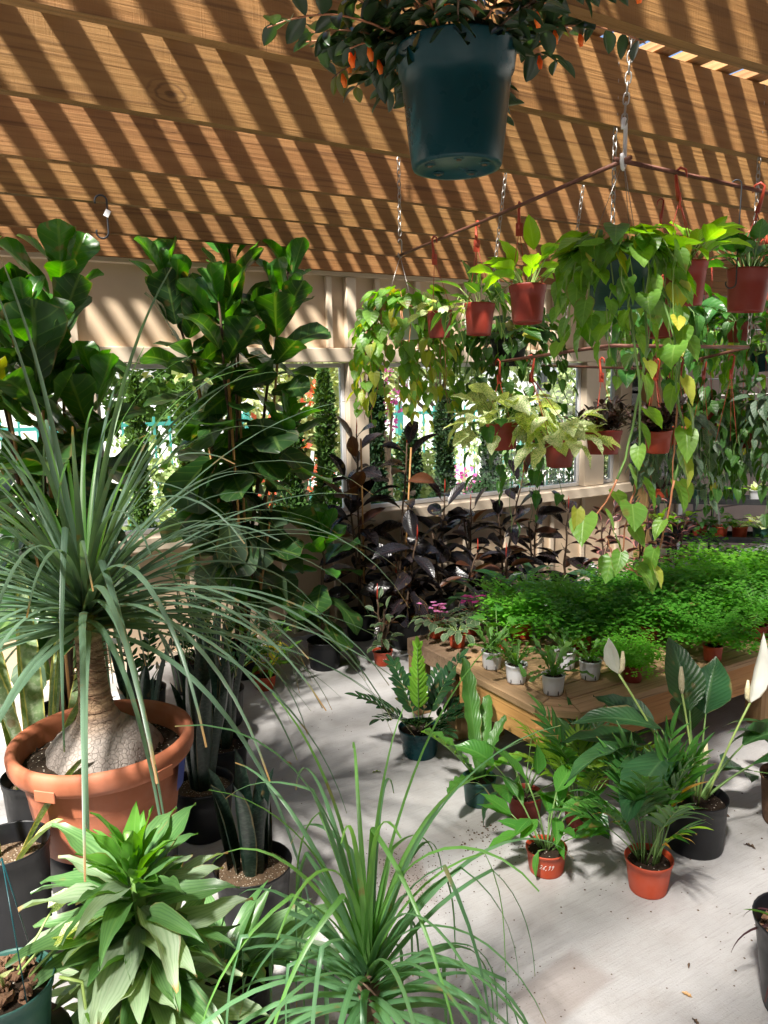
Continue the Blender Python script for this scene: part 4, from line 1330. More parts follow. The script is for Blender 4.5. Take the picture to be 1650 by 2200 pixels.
# ================================================================ the ponytail palm
o = MB().lathe([(0, .255), (.19, .255), (.205, .25), (.212, .23), (.195, 0), (.18, 0)], 32).build('upturned_tub', M['black_pot'], loc=(.37, 2.50, 0))
tag(o, 'upturned black tub under the terracotta pot', 'tub')
t = thing('ponytail_palm', 'big ponytail palm with a swollen grey trunk base in a terracotta pot', 'potted tree', (.36, 2.49, .318))
prf = [(0, .004), (.20, .004), (.212, 0), (.222, .006), (.245, .12), (.258, .212), (.268, .216), (.293, .222), (.302, .236), (.305, .262), (.300, .276), (.287, .282), (.274, .276), (.266, .258), (.262, .215), (.25, .15)]
prf = [(r * .955, .28 - (.28 - z) * 1.2 if z < .28 else z) for r, z in prf]
po = MB().lathe(prf, 48).build('pot', M['terra'], t)
soil(t, .262, .205, 'soil', .03, 4)
for k in range(3):
    a = -2.35 + k * 1.25
    o = MB().box(-.035, .035, -.003, .003, -.018, .018).build('rim_notch', M['terra'], po, False)
    o.matrix_basis = Matrix.Rotation(a + PI / 2, 4, 'Z') @ Matrix.Translation((0, -.288, .218))
    bevel(o, .002)
a = -.62
bl = MB()
bl.add([(.252 * math.cos(a + s_ / .25) * (1 + .06 * z_), .252 * math.sin(a + s_ / .25) * (1 + .06 * z_), .10 + z_ * .10) for z_ in (0, 1) for s_ in (-.03, 0, .03)], [(0, 1, 4, 3), (1, 2, 5, 4)])
bl.build('sticker', M['blue'], po)
tk = NT('caudex_bark')
oc = tk.coord('Object')
n1 = tk.noise(22, oc, 5, .65)
n2 = tk.noise(5, oc, 3, .5)
rr_ = tk.noise(6, tk.n('Mapping', {'Vector': oc, 'Scale': (1, 1, 14)}).outputs[0], 4, .6)
sz_ = tk.n('SeparateXYZ', {0: oc}).outputs[2]
c_ = tk.mix(tk.ramp(n2, .35, .65), (.27, .235, .21), (.20, .17, .15))
c_ = tk.mix(tk.ramp(n1, .55, .7, 0, .6), c_, (.12, .09, .075))
c_ = tk.mix(tk.ramp(sz_, .30, .38), c_, tk.mix(tk.ramp(rr_, .4, .62), (.42, .28, .17), (.20, .12, .07)))
c_ = tk.mix(tk.ramp(sz_, .60, .66), c_, (.34, .36, .10))
vk = tk.n('TexVoronoi', {'Vector': oc, 'Scale': 60.0}, feature='DISTANCE_TO_EDGE').outputs['Distance']
c_ = tk.mix(tk.math('MULTIPLY', tk.ramp(vk, .0, .05, .4, 0), tk.ramp(n2, .4, .7)), c_, (.10, .075, .06))
tk.bump(tk.math('ADD', tk.math('ADD', n1, tk.ramp(vk, 0, .08, 0, .35)), tk.math('MULTIPLY', rr_, tk.ramp(sz_, .28, .36, 0, 2.5))), .7, .014)
tk.base(c_, .8, .3)
rg = random.Random(31)
b = MB()
cent = [(0, 0, .17), (0, 0, .2), (0, 0, .235), (0, .0, .27), (-.002, .0, .305), (-.006, 0, .335), (-.01, .0, .37), (-.014, 0, .43), (-.016, 0, .50), (-.017, 0, .57), (-.018, 0, .64), (-.018, 0, .70)]
rad = [.185, .19, .178, .15, .105, .072, .056, .048, .044, .041, .040, .034]
vs, fs, uv = [], [], []
nn = 28
for j, (c, r) in enumerate(zip(cent, rad)):
    for i in range(nn):
        a = 2 * PI * i / nn
        q = r * (1 + .05 * math.sin(3 * a + 1) * (1 if j < 5 else .3) + rg.uniform(-.012, .012))
        vs.append((c[0] + q * math.cos(a), c[1] + q * math.sin(a), c[2]))
        uv.append((i / nn, j / 12))
fs = [(j * nn + i, j * nn + (i + 1) % nn, (j + 1) * nn + (i + 1) % nn, (j + 1) * nn + i) for j in range(len(cent) - 1) for i in range(nn)]
b.add(vs, fs, uv)
b.build('trunk', tk.m, t)
for k in range(70):                      # torn leaf bases round the neck of the trunk
    a, z = rg.uniform(0, 6.28), rg.uniform(.36, .62)
    r0 = .05 - .03 * (z - .36)
    p = Vector((-.016 + r0 * math.cos(a), r0 * math.sin(a), z))
    d = Vector((math.cos(a + 1.4), math.sin(a + 1.4), rg.uniform(-.5, .1))) * rg.uniform(.015, .035)
    MB().tube([p - d * .3, p + d * .4 + Vector((math.cos(a), math.sin(a), 0)) * .004, p + d + Vector((math.cos(a), math.sin(a), 0)) * rg.uniform(.003, .012)], [.0022, .002, .0006], 4).build('leaf_base', M['barkmulch'], t)
for k in range(7):
    a = rg.uniform(-2.8, 3.0)
    MB().tube([(.17 * math.cos(a), .17 * math.sin(a), .225), (.2 * math.cos(a + .1), .2 * math.sin(a + .1), .218), (.24 * math.cos(a + .2), .24 * math.sin(a + .2), .212)], [.004, .003, .001], 4).build('root', M['barkmulch'], t)
neck = Vector((-.018, 0, .66))
NP = 215
for i in range(NP):
    f = i / NP                            # 0 lowest, 1 the heart
    az = i * 2.39996 + rg.uniform(-.25, .25)
    el = .02 + 1.4 * f ** 1.55 + rg.uniform(-.12, .12)
    if f < .42 and math.cos(az + 1.9) > .45 and i % 5:
        continue                          # only a few blades hang between the trunk and the room
    p = neck + Vector((math.cos(az), math.sin(az), 0)) * (.035 * (1 - f * .6)) + Vector((0, 0, -.02 + .12 * f))
    toward = math.cos(az - (-2.2))        # shorter towards the wall behind
    L = rg.uniform(.78, 1.22) * (1.0 if f < .8 else .9)
    strap_leaf(t, rg, p, az, el, L, rg.uniform(.0095, .0155), 'pony' if f < .9 or rg.random() < .5 else 'pony_light', sag=rg.uniform(.28, .78), kink=rg.uniform(.25, .6) if rg.random() < .12 else None)

# ---- the small one in front
t = thing('ponytail_palm', 'small ponytail palm with narrow folded leaves standing nearest the camera', 'potted plant', (.67, 1.26, 0))
pot(t, .13, .10, .24, 'green_pot')
tubes(t, 'trunk', [(0, 0, .20), (0, 0, .30), (0, .005, .46)], [.05, .035, .022], 'stem_brown', 10)
for k in range(10):
    pass
NP = 92
for i in range(NP):
    f = i / NP
    az = i * 2.39996 + rg.uniform(-.2, .2)
    el = .0 + 1.5 * f ** .7 + rg.uniform(-.1, .1)
    p = Vector((math.cos(az) * .02 * (1 - f), .005 + math.sin(az) * .02 * (1 - f), .37 + .15 * f))
    strap_leaf(t, rg, p, az, el, rg.uniform(.48, .74) * (.9 + .2 * f), rg.uniform(.0072, .0108), 'pony_fg' if f < .75 else ('pony_light' if rg.random() < .6 else 'pony_fg'), sag=rg.uniform(.7, 1.4) * (1.1 - .45 * f), kink=rg.uniform(.3, .6) if rg.random() < .4 else None, n=14)

# ---- the compact dracaena in front on the left
t = thing('dracaena', 'sunlit compact dracaena, a column of crowded pointed leaves in the near corner', 'potted plant', (.255, 1.45, 0))
pot(t, .13, .10, .24, 'black_pot', 'black')
stm = [Vector((0, 0, .2)), Vector((.005, -.01, .5)), Vector((0, .01, .68)), Vector((-.01, .02, .83))]
tubes(t, 'stem', stm, [.016, .015, .013, .008], 'stem_green', 8)
dn = lv('drac_new', 'lance', .15, .052, (.3, .6, .1), .55, .08, nw=2)
dg = lv('drac', 'lance', .225, .066, (.5, .9, .3), .5, .10, nw=2)
dd = lv('drac_dust_glare', 'lance', .23, .068, (.5, 1.0, .7), .45, .12, nw=2)
ND = 230
for i in range(ND):
    f = i / ND
    z = .26 + .57 * f
    c = stm[0].lerp(stm[-1], (z - .2) / .7)
    az = i * 2.39996 + rg.uniform(-.3, .3)
    hd = (f * 3.0) % 1.0                  # three flushes of growth
    el = (.15 + .5 * hd + rg.uniform(-.25, .25)) if f < .86 else (.5 + 1.0 * (f - .86) / .14 + rg.uniform(-.2, .2))
    near_heart = f > .90 or (hd > .84 and rg.random() < .6)
    ms = dn if near_heart else (dd if rg.random() < (.6 if f < .7 else .4) else dg)
    leaf(t, ms, rg, c + Vector((math.cos(az), math.sin(az), 0)) * .012, az, el, rg.uniform(-.35, .35), rg.uniform(.55, 1.1) * (.85 if near_heart else 1))
t = thing('dracaena', 'dark dusty dracaena leaves beside the sunlit column, by the black snake plant pot', 'potted plant', (.50, 1.72, 0))
pot(t, .12, .095, .22, 'black_pot', 'black')
blades(t, 71, 16, lv('drac', 'lance', .34, .085, (.5, .9, .3), .4, .03), .2, .03, (.5, 1.35), 1.)

# ---- pot with cork bark and pothos in the bottom corner
o = MB().lathe([(0, .50), (.10, .50), (.108, .49), (.125, 0), (.115, 0)], 28).build('upturned_pot', M['black_pot'], loc=(.0, 1.44, 0))
tag(o, 'tall upturned black pot holding up the dark green hanging pot', 'pot')
t = thing('bark_and_pothos', 'dark green pot of bark chunks with a few marbled pothos leaves, in the corner', 'potted plant', (.0, 1.44, .503))
pot(t, .088, .070, .125, 'green_pot', 'hang', 'soil')
write(t, '99', .088, .070, .125, .07, -1.55, .034, 'ink_black', .0016)
for k in range(60):
    s_ = rg.uniform(.006, .018)
    a, q = rg.uniform(0, 6.28), .066 * rg.random() ** .5
    b = MB().tube([(-s_, 0, 0), (-s_ * .4, s_ * .15, .004), (s_ * .3, -s_ * .1, .003), (s_, .0, 0)], [s_ * .25, s_ * .6, s_ * .5, s_ * .2], 7)
    b.v = [tuple(c * rg.uniform(.7, 1.25) for c in v) for v in b.v]
    o = b.build('bark_chunk', M['barkmulch'], t, False)
    o.matrix_basis = Matrix.Translation((q * math.cos(a), q * math.sin(a), .112 + rg.uniform(0, .016))) @ Matrix.Rotation(rg.uniform(0, 3), 4, 'Z') @ Matrix.Rotation(rg.uniform(-.6, .6), 4, 'X')
mq = lv('marble', 'heart', .075, .058, (.3, .7, .5), .35, .03, back=.1)
upright(t, 81, mq, .13, .09, 6, .11, 1., 'stem_pale', (.5, 1.2))
tubes(t, 'vine', [(.09, -.05, .13), (.125, -.07, .12), (.13, -.075, .0), (.125, -.08, -.16)], .0035, 'stem_pale')
for z, a in ((-.02, .3), (-.12, -1.2), (.06, -.4)):
    leaf(t, lv('phil', 'heart', .09, .07, (.4, .7), .35, .02, back=.1), rg, (.13, -.077, z), a, -.8, 0, .8)
for k in range(3):
    a = k * 2.1 + .9
    tubes(t, 'hanger_wire', [(.085 * math.cos(a), .085 * math.sin(a), .12), (.02, .05, .34)], .0012, 'teal_pot', 5)

# ================================================================ pots on the open floor, right half
t = thing('zz_plant', 'zz plant with one bright new shoot in a teal pot beside the bench leg', 'potted plant', (1.79, 2.80, 0), group='zz plants')
pot(t, .10, .077, .135, 'teal_pot')
rg = random.Random(8)
zb = lv('zz', 'elliptic', .085, .038, (.2, .45), .3)
zq = lv('zz_new', 'elliptic', .07, .031, (.1, .3), .4)
pinnate(t, 51, [(0, 0, .12, -2.75, .75, .34, .5), (.02, 0, .12, -.35, .62, .38, .35), (.01, .02, .12, .5, .95, .34, .4), (-.02, 0, .12, -2.0, .9, .2, .5), (.02, -.02, .12, -.9, .75, .22, .6), (.0, .02, .12, 1.6, 1.1, .32, .4), (-.03, .01, .12, 2.6, .85, .3, .5), (.03, .0, .12, .05, 1.15, .36, .4), (-.01, -.03, .12, -1.4, .7, .18, .7)], zb, 10, start=.2, ang=1.0)
pinnate(t, 52, [(-.01, -.01, .12, -2.2, 1.5, .42, .05)], zq, 13, start=.25, ang=.75, lift=.5)

t = thing('nest_fern', 'nest fern with wavy upright fronds in a dark green pot on the floor', 'potted plant', (1.77, 2.32, 0))
pot(t, .070, .058, .112, 'green_pot')
for (az, el, L, W, dr, mt, tw) in [(1.2, 1.25, .50, .085, .35, 'nest', .4), (.75, 1.1, .36, .075, .5, 'nest', -.3), (2.75, 1.02, .33, .06, .45, 'nest_new', .5), (-2.7, .75, .26, .06, 1.1, 'nest', .2), (2.1, 1.0, .30, .07, .8, 'nest', .3), (-.6, 1.0, .22, .05, .9, 'nest_new', .2), (.2, 1.2, .28, .055, .5, 'nest', 0), (3.0, 1.15, .24, .055, .4, 'nest', 0)]:
    put('leaf', leaf_mesh('strap', L, W, M[mt], dr, .35, .13, 6, n=18, m=4, seed=int(L * 100), twist=tw), t, M=orient((.012 * math.cos(az), .012 * math.sin(az), .095), az, el, 0))

ll = lv('lily_light', 'lance', .17, .066, (.3, .7, .5), .4, .04)
t = thing('peace_lily', 'small glossy peace lily in an orange pot marked with a price, nearest on the floor', 'potted plant', (1.70, 1.84, 0), group='peace lilies')
pot(t, .073, .060, .088, 'orange_pot')
upright(t, 61, ll, .075, .05, 16, .19, .85, 'stem_green', (.85, 1.45), (-.2, .6))
rg = random.Random(2)
for (az, L, el, s, l_el) in [(2.2, .25, 1.42, 1.15, .85), (.4, .2, 1.3, 1.1, .35), (2.9, .13, .9, .95, -.2), (-2.75, .07, .55, .5, -.9), (-.8, .16, 1.25, .9, .6)]:
    pts, a, e = arc((0, 0, .075), az, el, L, .25, 5)
    tubes(t, 'petiole', pts, .003, 'stem_green')
    leaf(t, ll, rg, pts[-1], az, l_el, .2, s)
leaf(t, lv('lily_light', 'ovate', .12, .075, (-.3,), .6, .02), rg, (.01, .06, .33), 1.3, 1.2, .4, .9)
write(t, '26,99', .073, .060, .088, .048, -2.35 + .05, .017, 'ink_white', .0008, .5)

t = thing('calathea', 'broad dark leaved plant in a brick red pot behind the priced orange pot', 'potted plant', (1.86, 2.14, 0))
pot(t, .072, .058, .10, 'red_pot')
upright(t, 62, lv('lily_light', 'ovate', .19, .105, (.4, .7, .9), .3, .04), .085, .06, 9, .2, .95, 'stem_green', (.6, 1.3), (-.5, .35))
upright(t, 63, lv('lily', 'ovate', .2, .11, (.5, .9), .3, .04), .085, .06, 6, .22, .95, 'stem_green', (.5, 1.2), (-.6, .2))

pl = lv('palm', 'narrow', .14, .024, (.5, .9, .3), .35, .02)
pn = lv('palm_light', 'narrow', .10, .019, (.5, .8, .3), .35, .02)
pb_ = lv('palm_brown', 'narrow', .10, .012, (1.2, .8), .5, .08)
rg = random.Random(15)
t = thing('parlor_palm', 'yellow green bamboo palm in a red pot between the bench and the nearer palm', 'potted plant', (1.99, 1.97, 0), group='small palms on the floor')
pot(t, .066, .05, .085, 'red_pot')
pinnate(t, 64, [(.03 * math.cos(i * 2.4), .03 * math.sin(i * 2.4), .07, i * 2.4, rg.uniform(1.15, 1.5), rg.uniform(.24, .36), rg.uniform(.3, .8)) for i in range(10)], pn, 7, start=.5, ang=.8, lift=.15)
pinnate(t, 66, [(.02 * math.cos(i * 2.4 + 1), .02 * math.sin(i * 2.4 + 1), .07, i * 2.4 + 1, rg.uniform(1.2, 1.5), rg.uniform(.3, .42), rg.uniform(.3, .7)) for i in range(6)], pl, 7, start=.5, ang=.8, lift=.15)
t = thing('parlor_palm', 'parlor palm with many thin stems in a red pot, nearest on the right floor', 'potted plant', (1.92, 1.58, 0), group='small palms on the floor')
pot(t, .080, .062, .118, 'orange_pot')
pinnate(t, 65, [(.045 * math.cos(i * 2.4) * (.4 + .6 * rg.random()), .045 * math.sin(i * 2.4) * (.4 + .6 * rg.random()), .10, i * 2.4 + .5, rg.uniform(1.0, 1.5) if math.cos(i * 2.4 + 1.0) < .35 else rg.uniform(1.35, 1.55), rg.uniform(.25, .46), rg.uniform(.2, .7) * (1 if math.cos(i * 2.4 + 1.0) < .35 else .5)) for i in range(19)], pl, 6, start=.55, ang=.75, lift=.2, brown=pb_, pb=.02)
pinnate(t, 67, [(.03 * math.cos(i * 2.2), .03 * math.sin(i * 2.2), .10, i * 2.2 + .2, rg.uniform(1.2, 1.5), rg.uniform(.14, .22), rg.uniform(.5, 1.0)) for i in range(6)], pl + pn[:1], 3, start=.5, ang=.6, lift=.1, brown=pb_, pb=.25)

t = thing('peace_lily', 'big peace lily with white flowers and broad dark leaves in a black nursery pot', 'potted plant', (2.26, 1.66, 0), group='peace lilies')
pot(t, .112, .100, .20, 'black_pot', 'black')
rg = random.Random(23)
LB = lv('lily', 'lance', .33, .14, (.5, .9, .3), .35, .05)
LR = lv('lily', 'ovate', .27, .18, (.25, .45), .25, .04)
for (az, L, el, bend, lel, s, ms) in [(2.9, .32, 1.1, .45, .25, 1.0, LB), (-2.9, .34, 1.2, .5, -.05, 1.15, LB), (2.6, .30, 1.35, .3, .45, .95, LB), (1.2, .32, 1.5, .1, 1.15, 1.0, LR), (.5, .30, 1.3, .2, .9, .9, LR), (-.2, .25, 1.0, .4, .3, 1.0, LB), (-.5, .22, .8, .3, .25, .95, LB), 
                                 (.1, .16, .8, .6, -.3, .95, LB), (1.9, .26, 1.25, .4, .4, .9, LB), (2.2, .24, 1.1, .4, .1, 1.0, LB), (.8, .24, 1.1, .4, .2, 1.0, LB), (3.1, .2, 1.2, .4, .5, .8, LB)]:
    pts, a, e = arc((.03 * math.cos(az), .03 * math.sin(az), .18), az, el, L, bend, 6)
    tubes(t, 'petiole', pts, [.006, .0055, .005, .0045, .004, .0035, .003], 'stem_green', 6)
    leaf(t, ms, rg, pts[-1], az, lel, rg.uniform(-.3, .3), s)


def spathe(t, base, az, L, el, Ls, W, el_s, roll, seed=0):
    pts, a, e = arc(base, az, el, L, .12, 6)
    st = tubes(t, 'flower_stalk', pts, .0042, 'stem_pale', 6)
    put('spathe', leaf_mesh('ovate', Ls, W, M['spathe'], .25, .8, .03, seed=seed), st, M=orient(pts[-1], az, el_s, roll))
    d = pts[-1] - pts[-2]
    d.normalize()
    up = pts[-1] + Vector((math.cos(az + PI), math.sin(az + PI), 0)) * .012
    MB().tube([pts[-1], up + Vector((0, 0, .02)), up + Vector((0, 0, .05)), up + Vector((0, 0, .085))], [.003, .0085, .0095, .004], 8).build('spadix', M['spadix'], st)


spathe(t, (-.02, .02, .18), 2.55, .55, 1.13, .15, .082, 1.25, PI * .55, 1)
spathe(t, (.03, -.02, .18), -.55, .40, 1.28, .26, .088, 1.38, PI * .5, 2)
spathe(t, (-.03, -.03, .18), -2.3, .22, 1.2, .07, .032, 1.2, .5, 3)
pts, a, e = arc((0, 0, .18), 1.9, 1.45, .40, .1, 6)
st = tubes(t, 'flower_stalk', pts, .004, 'stem_pale', 6)
MB().tube([pts[-1], pts[-1] + Vector((-.004, 0, .02)), pts[-1] + Vector((-.008, 0, .06)), pts[-1] + Vector((-.012, 0, .105))], [.004, .010, .0105, .005], 8).build('spadix', M['spadix'], st)

# ---- right edge of the picture
t = thing('cordyline', 'dark purple spiky plant in a black pot at the near picture edge', 'potted plant', (1.86, 1.02, 0))
pot(t, .125, .085, .27, 'black_pot', 'black', 'soil_tan', .2)
M['cordy'] = m_leaf('purple_strap', (.05, .02, .025), (.08, .03, .035), trans=.15, nveins=0)
for k in range(9):
    strap_leaf(t, rg, (0, 0, .24), k * 2.4, rg.uniform(.2, 1.2), rg.uniform(.16, .3), .010, 'cordy', sag=.7, n=10)
leaf(t, lv('croton', 'lance', .11, .04, (.4,), .3), rg, (-.04, .04, .26), 2.3, .4, .5, .9)
for k in range(30):
    s_ = rg.uniform(.006, .016)
    a, q = rg.uniform(0, 6.28), .1 * rg.random() ** .5
    b = MB().box(-s_, s_, -s_ * .5, s_ * .5, -s_ * .3, s_ * .3)
    o = b.build('bark_chunk', M['barkmulch'], t, False)
    o.matrix_basis = Matrix.Translation((q * math.cos(a), q * math.sin(a), .225 + rg.uniform(0, .012))) @ Matrix.Rotation(rg.uniform(0, 3), 4, 'Z') @ Matrix.Rotation(rg.uniform(-.5, .5), 4, 'X')
t = thing('bamboo_palm', 'arching dark leaves from a brown wooden tub cut off by the picture edge', 'potted plant', (2.70, 1.56, 0))
pot(t, .12, .10, .19, 'barkmulch', 'black')
upright(t, 91, lv('lily', 'lance', .24, .06, (.6, .9), .35, .03), .17, .08, 14, .24, 1., 'stem_green', (.4, 1.2), (-.6, .2))
bp = lv('boston', 'narrow', .05, .011, (.3, .5), .2)
t = thing('boston_fern', 'bright feathery fern arching in from the picture edge at the bench end', 'potted plant', (3.52, 2.27, OCT_Z + .002))
pot(t, .075, .06, .10, 'red_pot')
rg = random.Random(5)
pinnate(t, 92, [(.03 * math.cos(i * 2.4), .03 * math.sin(i * 2.4), .09, i * 2.4, rg.uniform(.7, 1.3), rg.uniform(.28, .42), rg.uniform(.9, 1.7)) for i in range(15)], bp, 16, start=.12, ang=1.2, lift=.1, r=.0018)

# ================================================================ on the bench
cr = lv('crest', 'crest', .15, .024, (.5, .9, .2, 1.2), .4, .25, nw=4, n=10)
cr2 = lv('crest', 'crest', .12, .028, (.7, 1.1, .3), .4, .3, nw=5, n=10)
WP = [(2.10, 2.655, 'white ribbed pot with a price sticker holding a crested fern, farthest left on the bench', 9, 1.0), (2.085, 2.465, 'crested fern in a white ribbed pot, second from the violets', 12, 1.05),
      (2.135, 2.285, 'crested fern in a white ribbed pot nearest the bench corner', 13, 1.15), (2.385, 2.32, 'crested fern in a white ribbed pot beside the peace lily leaf', 8, .8), (2.38, 2.47, 'crested fern in a white ribbed pot half hidden behind the others', 12, 1.05)]
for k, (x, y, lab, n, s) in enumerate(WP):
    t = thing('crested_fern', lab, 'potted plant', (x, y, OCT_Z + .003), group='white ribbed pots on the bench')
    pot(t, .050, .040, .085, 'white_pot', 'white')
    blades(t, 300 + k, n + 8, cr + cr2, .08, .018, (.6, 1.4), s * 1.0)
    if k == 0:
        MB().box(-.011, .011, -.0006, .0006, -.006, .006).build('price_sticker', M['label'], t, False).matrix_basis = Matrix.Rotation(-2.3, 4, 'Z') @ Matrix.Translation((.0508, 0, .077)) @ Matrix.Rotation(PI / 2, 4, 'Z')
        write(t, '4.99', .0535, .0535, .085, .077, -2.3, .0062, 'ink_black', .0004)

VIO = [(2.135, 3.165, .4, 'violet with pale pink flowers in an orange pot on the thick beam bench', 'petal_pink', 'orange_pot', None), (2.14, 2.985, .4, 'compact violet without flowers in an orange pot, front of the small bench', None, 'orange_pot', 'n'),
       (2.40, 3.19, .4, 'violet with deep magenta flowers at the back of the small bench', 'petal_magenta', 'red_pot', None), (2.33, 3.10, .4, 'grey green violet without flowers in the middle of the small bench', None, 'red_pot', None)]
vl = lv('violet', 'round', .07, .052, (.5, .9, .3), .25, .03)
for k, (x, y, z, lab, fl, pm, tx) in enumerate(VIO):
    t = thing('violet', lab, 'potted plant', (x, y, OCT_Z + .002), group='violets on the small bench')
    pot(t, .044, .036, .068, pm)
    rg = random.Random(400 + k)
    for i in range(26):
        az = i * 2.4 + rg.uniform(-.3, .3)
        f = i / 26
        l_ = .09 * (1 - f) + .02
        pts, a, e = arc((0, 0, .06), az, .35 + .9 * f, l_, .3, 3)
        tubes(t, 'petiole', pts, .002, 'stem_red' if fl else 'stem_pale', 4)
        leaf(t, vl, rg, pts[-1], az, -.45 + .9 * f + rg.uniform(-.2, .2), rg.uniform(-.3, .3), (1.05 - .55 * f) * rg.uniform(.85, 1.1))
    if fl:
        pe = lv(fl, 'round', .016, .015, (.3, .1), .2, n=4, m=2)
        for i in range(16):
            a, q = rg.uniform(0, 6.28), rg.uniform(.01, .075)
            c = Vector((q * math.cos(a) - .02, q * math.sin(a), .155 + rg.uniform(-.02, .025)))
            fo = tubes(t, 'flower', [(c.x * .2, c.y * .2, .07), c * .7 + Vector((0, 0, .05)), c], .001, 'stem_red', 4)
            for p in range(5):
                leaf(fo, pe, rg, c, p * 1.256 + rg.random(), .25, 0, rg.uniform(.85, 1.15), 'petal')
    if tx:
        write(t, tx, .044, .036, .068, .04, -2.6, .014, 'ink_white', .0006)

t = thing('prayer_plant', 'light green patterned foliage plant behind the violets', 'potted plant', (2.62, 3.19, OCT_Z + .002))
pot(t, .05, .04, .075, 'red_pot')
pinnate(t, 93, [(.02 * math.cos(i * 2.4), .02 * math.sin(i * 2.4), .06, i * 2.4, rg.uniform(.6, 1.3), rg.uniform(.16, .26), rg.uniform(.5, 1.1)) for i in range(9)], lv('calathea', 'elliptic', .045, .018, (.3,), .3), 7, start=.25, r=.0018)
t = thing('monstera_seedling', 'young split leaf plant in an orange pot at the left end of the bench', 'potted plant', (2.25, 2.80, OCT_Z + .003))
pot(t, .042, .034, .065, 'orange_pot')
upright(t, 94, lv('lily_light', 'heart', .085, .068, (.4, .7), .3, .03, back=.08), .055, .03, 7, .15, 1., 'stem_green', (.8, 1.45), (-.4, .4))
for k, (x, y, lab) in enumerate([(2.9, 3.55, 'dark pointed leaf plant rising behind the ferns, left'), (3.25, 3.62, 'dark pointed leaf plant rising behind the ferns, centre')]):
    t = thing('dieffenbachia', lab, 'potted plant', (x, y, 0), group='dark leaf plants behind the bench')
    pot(t, .10, .085, .2, 'black_pot', 'black')
    upright(t, 95 + k, lv('lily', 'lance', .24, .095, (.5, .9), .35, .03), .18, .06, 15, .34, 1., 'stem_green', (.9, 1.45), (-.4, .8))

# ---- maidenhair ferns
for s_ in range(3):
    MAIDEN.append(maiden_mesh(500 + s_, 44, .27, .25, M['maiden'], .019, 70))
MAIDEN_L = [maiden_mesh(510 + s_, 46, .27, .24, M['maiden_light'], .019, 70) for s_ in range(2)]
MF = [(2.52, 2.20, 0, 'maidenhair fern in a brick red pot at the front edge behind the white flower', .55, 1), (3.02, 2.17, 0, 'maidenhair fern in an orange pot at the front edge beside the tall white flower', .75, 0),
      (2.62, 2.62, 0, 'maidenhair fern on the bench behind the white ribbed pots', .95, 0), (2.50, 2.92, 0, 'bright maidenhair fern next to the violets', .85, 1), (2.98, 2.52, 0, 'maidenhair fern in the middle front of the bench', 1.0, 0),
      (3.38, 2.48, 0, 'maidenhair fern toward the right front of the bench', 1.0, 0), (2.86, 2.88, 0, 'maidenhair fern at the left rear of the bench', 1.0, 1), (3.28, 2.86, 0, 'maidenhair fern in the middle rear of the bench', 1.05, 0),
      (3.72, 2.80, 0, 'maidenhair fern at the right rear of the bench', 1.1, 0), (3.78, 2.42, 0, 'maidenhair fern near the right end of the bench, front row', 1.0, 0), (4.12, 2.62, 0, 'maidenhair fern at the far right end of the bench', 1.05, 0), (4.22, 2.92, 0, 'maidenhair fern at the back right corner of the bench', 1.05, 0),
      (3.46, 2.24, 0, 'maidenhair fern in a red pot by the boston fern', .6, 0)]
for k, (x, y, z, lab, s, lt) in enumerate(MF):
    t = thing('maidenhair_fern', lab, 'potted plant', (x, y, OCT_Z + .002), group='maidenhair ferns on the bench')
    pot(t, .046 if s < .8 else .06, .038 if s < .8 else .05, .075 if s < .8 else .09, 'red_pot' if k % 2 == 0 else 'orange_pot')
    src = MAIDEN_L if lt or k in (8, 10) else MAIDEN
    f = put('foliage', src[k % len(src)], t, M=Matrix.Translation((0, 0, .07)) @ Matrix.Rotation(k * 1.3, 4, 'Z') @ Matrix.Scale(s, 4))
    stuff(f)

t = thing('cut_pipe', 'short grey drain pipe end standing up behind the ferns', 'pipe', (4.45, 3.38, 0))
MB().lathe([(.032, 0), (.032, .56), (.030, .575), (.026, .575), (.026, .3)], 20).build('pipe_wall', M['chain'], t)

# ================================================================ the tiered shelf stand at the back right
st_ = thing('tiered_stand', 'black metal two tier plant stand with trays in the shaded back corner', 'shelf', (5.30, 4.36, 0), -PI / 4)
for (dy, z, nm) in [(0, .69, 'tray'), (-.30, .43, 'tray')]:
    tr = MB().box(-.12, 1.6, -.13, .13, z - .012, z).build(nm, M['blackmetal'], st_, False)
    for (a0, a1, b0, b1) in [(-.12, 1.6, -.13, -.122), (-.12, 1.6, .122, .13), (-.12, -.112, -.122, .122), (1.592, 1.6, -.122, .122)]:
        MB().box(a0, a1, b0, b1, z + .0005, z + .035).build('rim', M['blackmetal'], tr, False)
    tr.location = (0, dy, 0)
for x in (-.05, .42, 1.5):
    for (y0, z0, y1, z1) in [(-.45, 0, .1, .95), (.3, 0, .06, .9)]:
        MB().tube([(x, y0, z0), (x, y1, z1)], .013, 4).build('leg', M['chain'] if x == .42 and y0 < 0 else M['blackmetal'], st_, False)
Rs = Matrix.Rotation(-PI / 4, 3, 'Z')
SP = []
rg = random.Random(99)
cols = ['orange_pot', 'red_pot', 'green_pot', 'white_pot', 'black_pot']
TOPS = [('darkred', 'orange_pot', 'spiky dark red plant'), ('darkred', 'orange_pot', 'spiky dark red plant'), ('silver', 'green_pot', 'pale grey green plant'), ('pothos', 'green_pot', 'green plant'), ('neon', 'green_pot', 'light green plant'), ('marble', 'white_pot', 'cream and green plant'), ('pothos', 'orange_pot', 'dark green plant'), ('silver', 'black_pot', 'silvery plant')]
ORD = ['first', 'second', 'third', 'fourth', 'fifth', 'sixth', 'seventh', 'eighth', 'ninth']
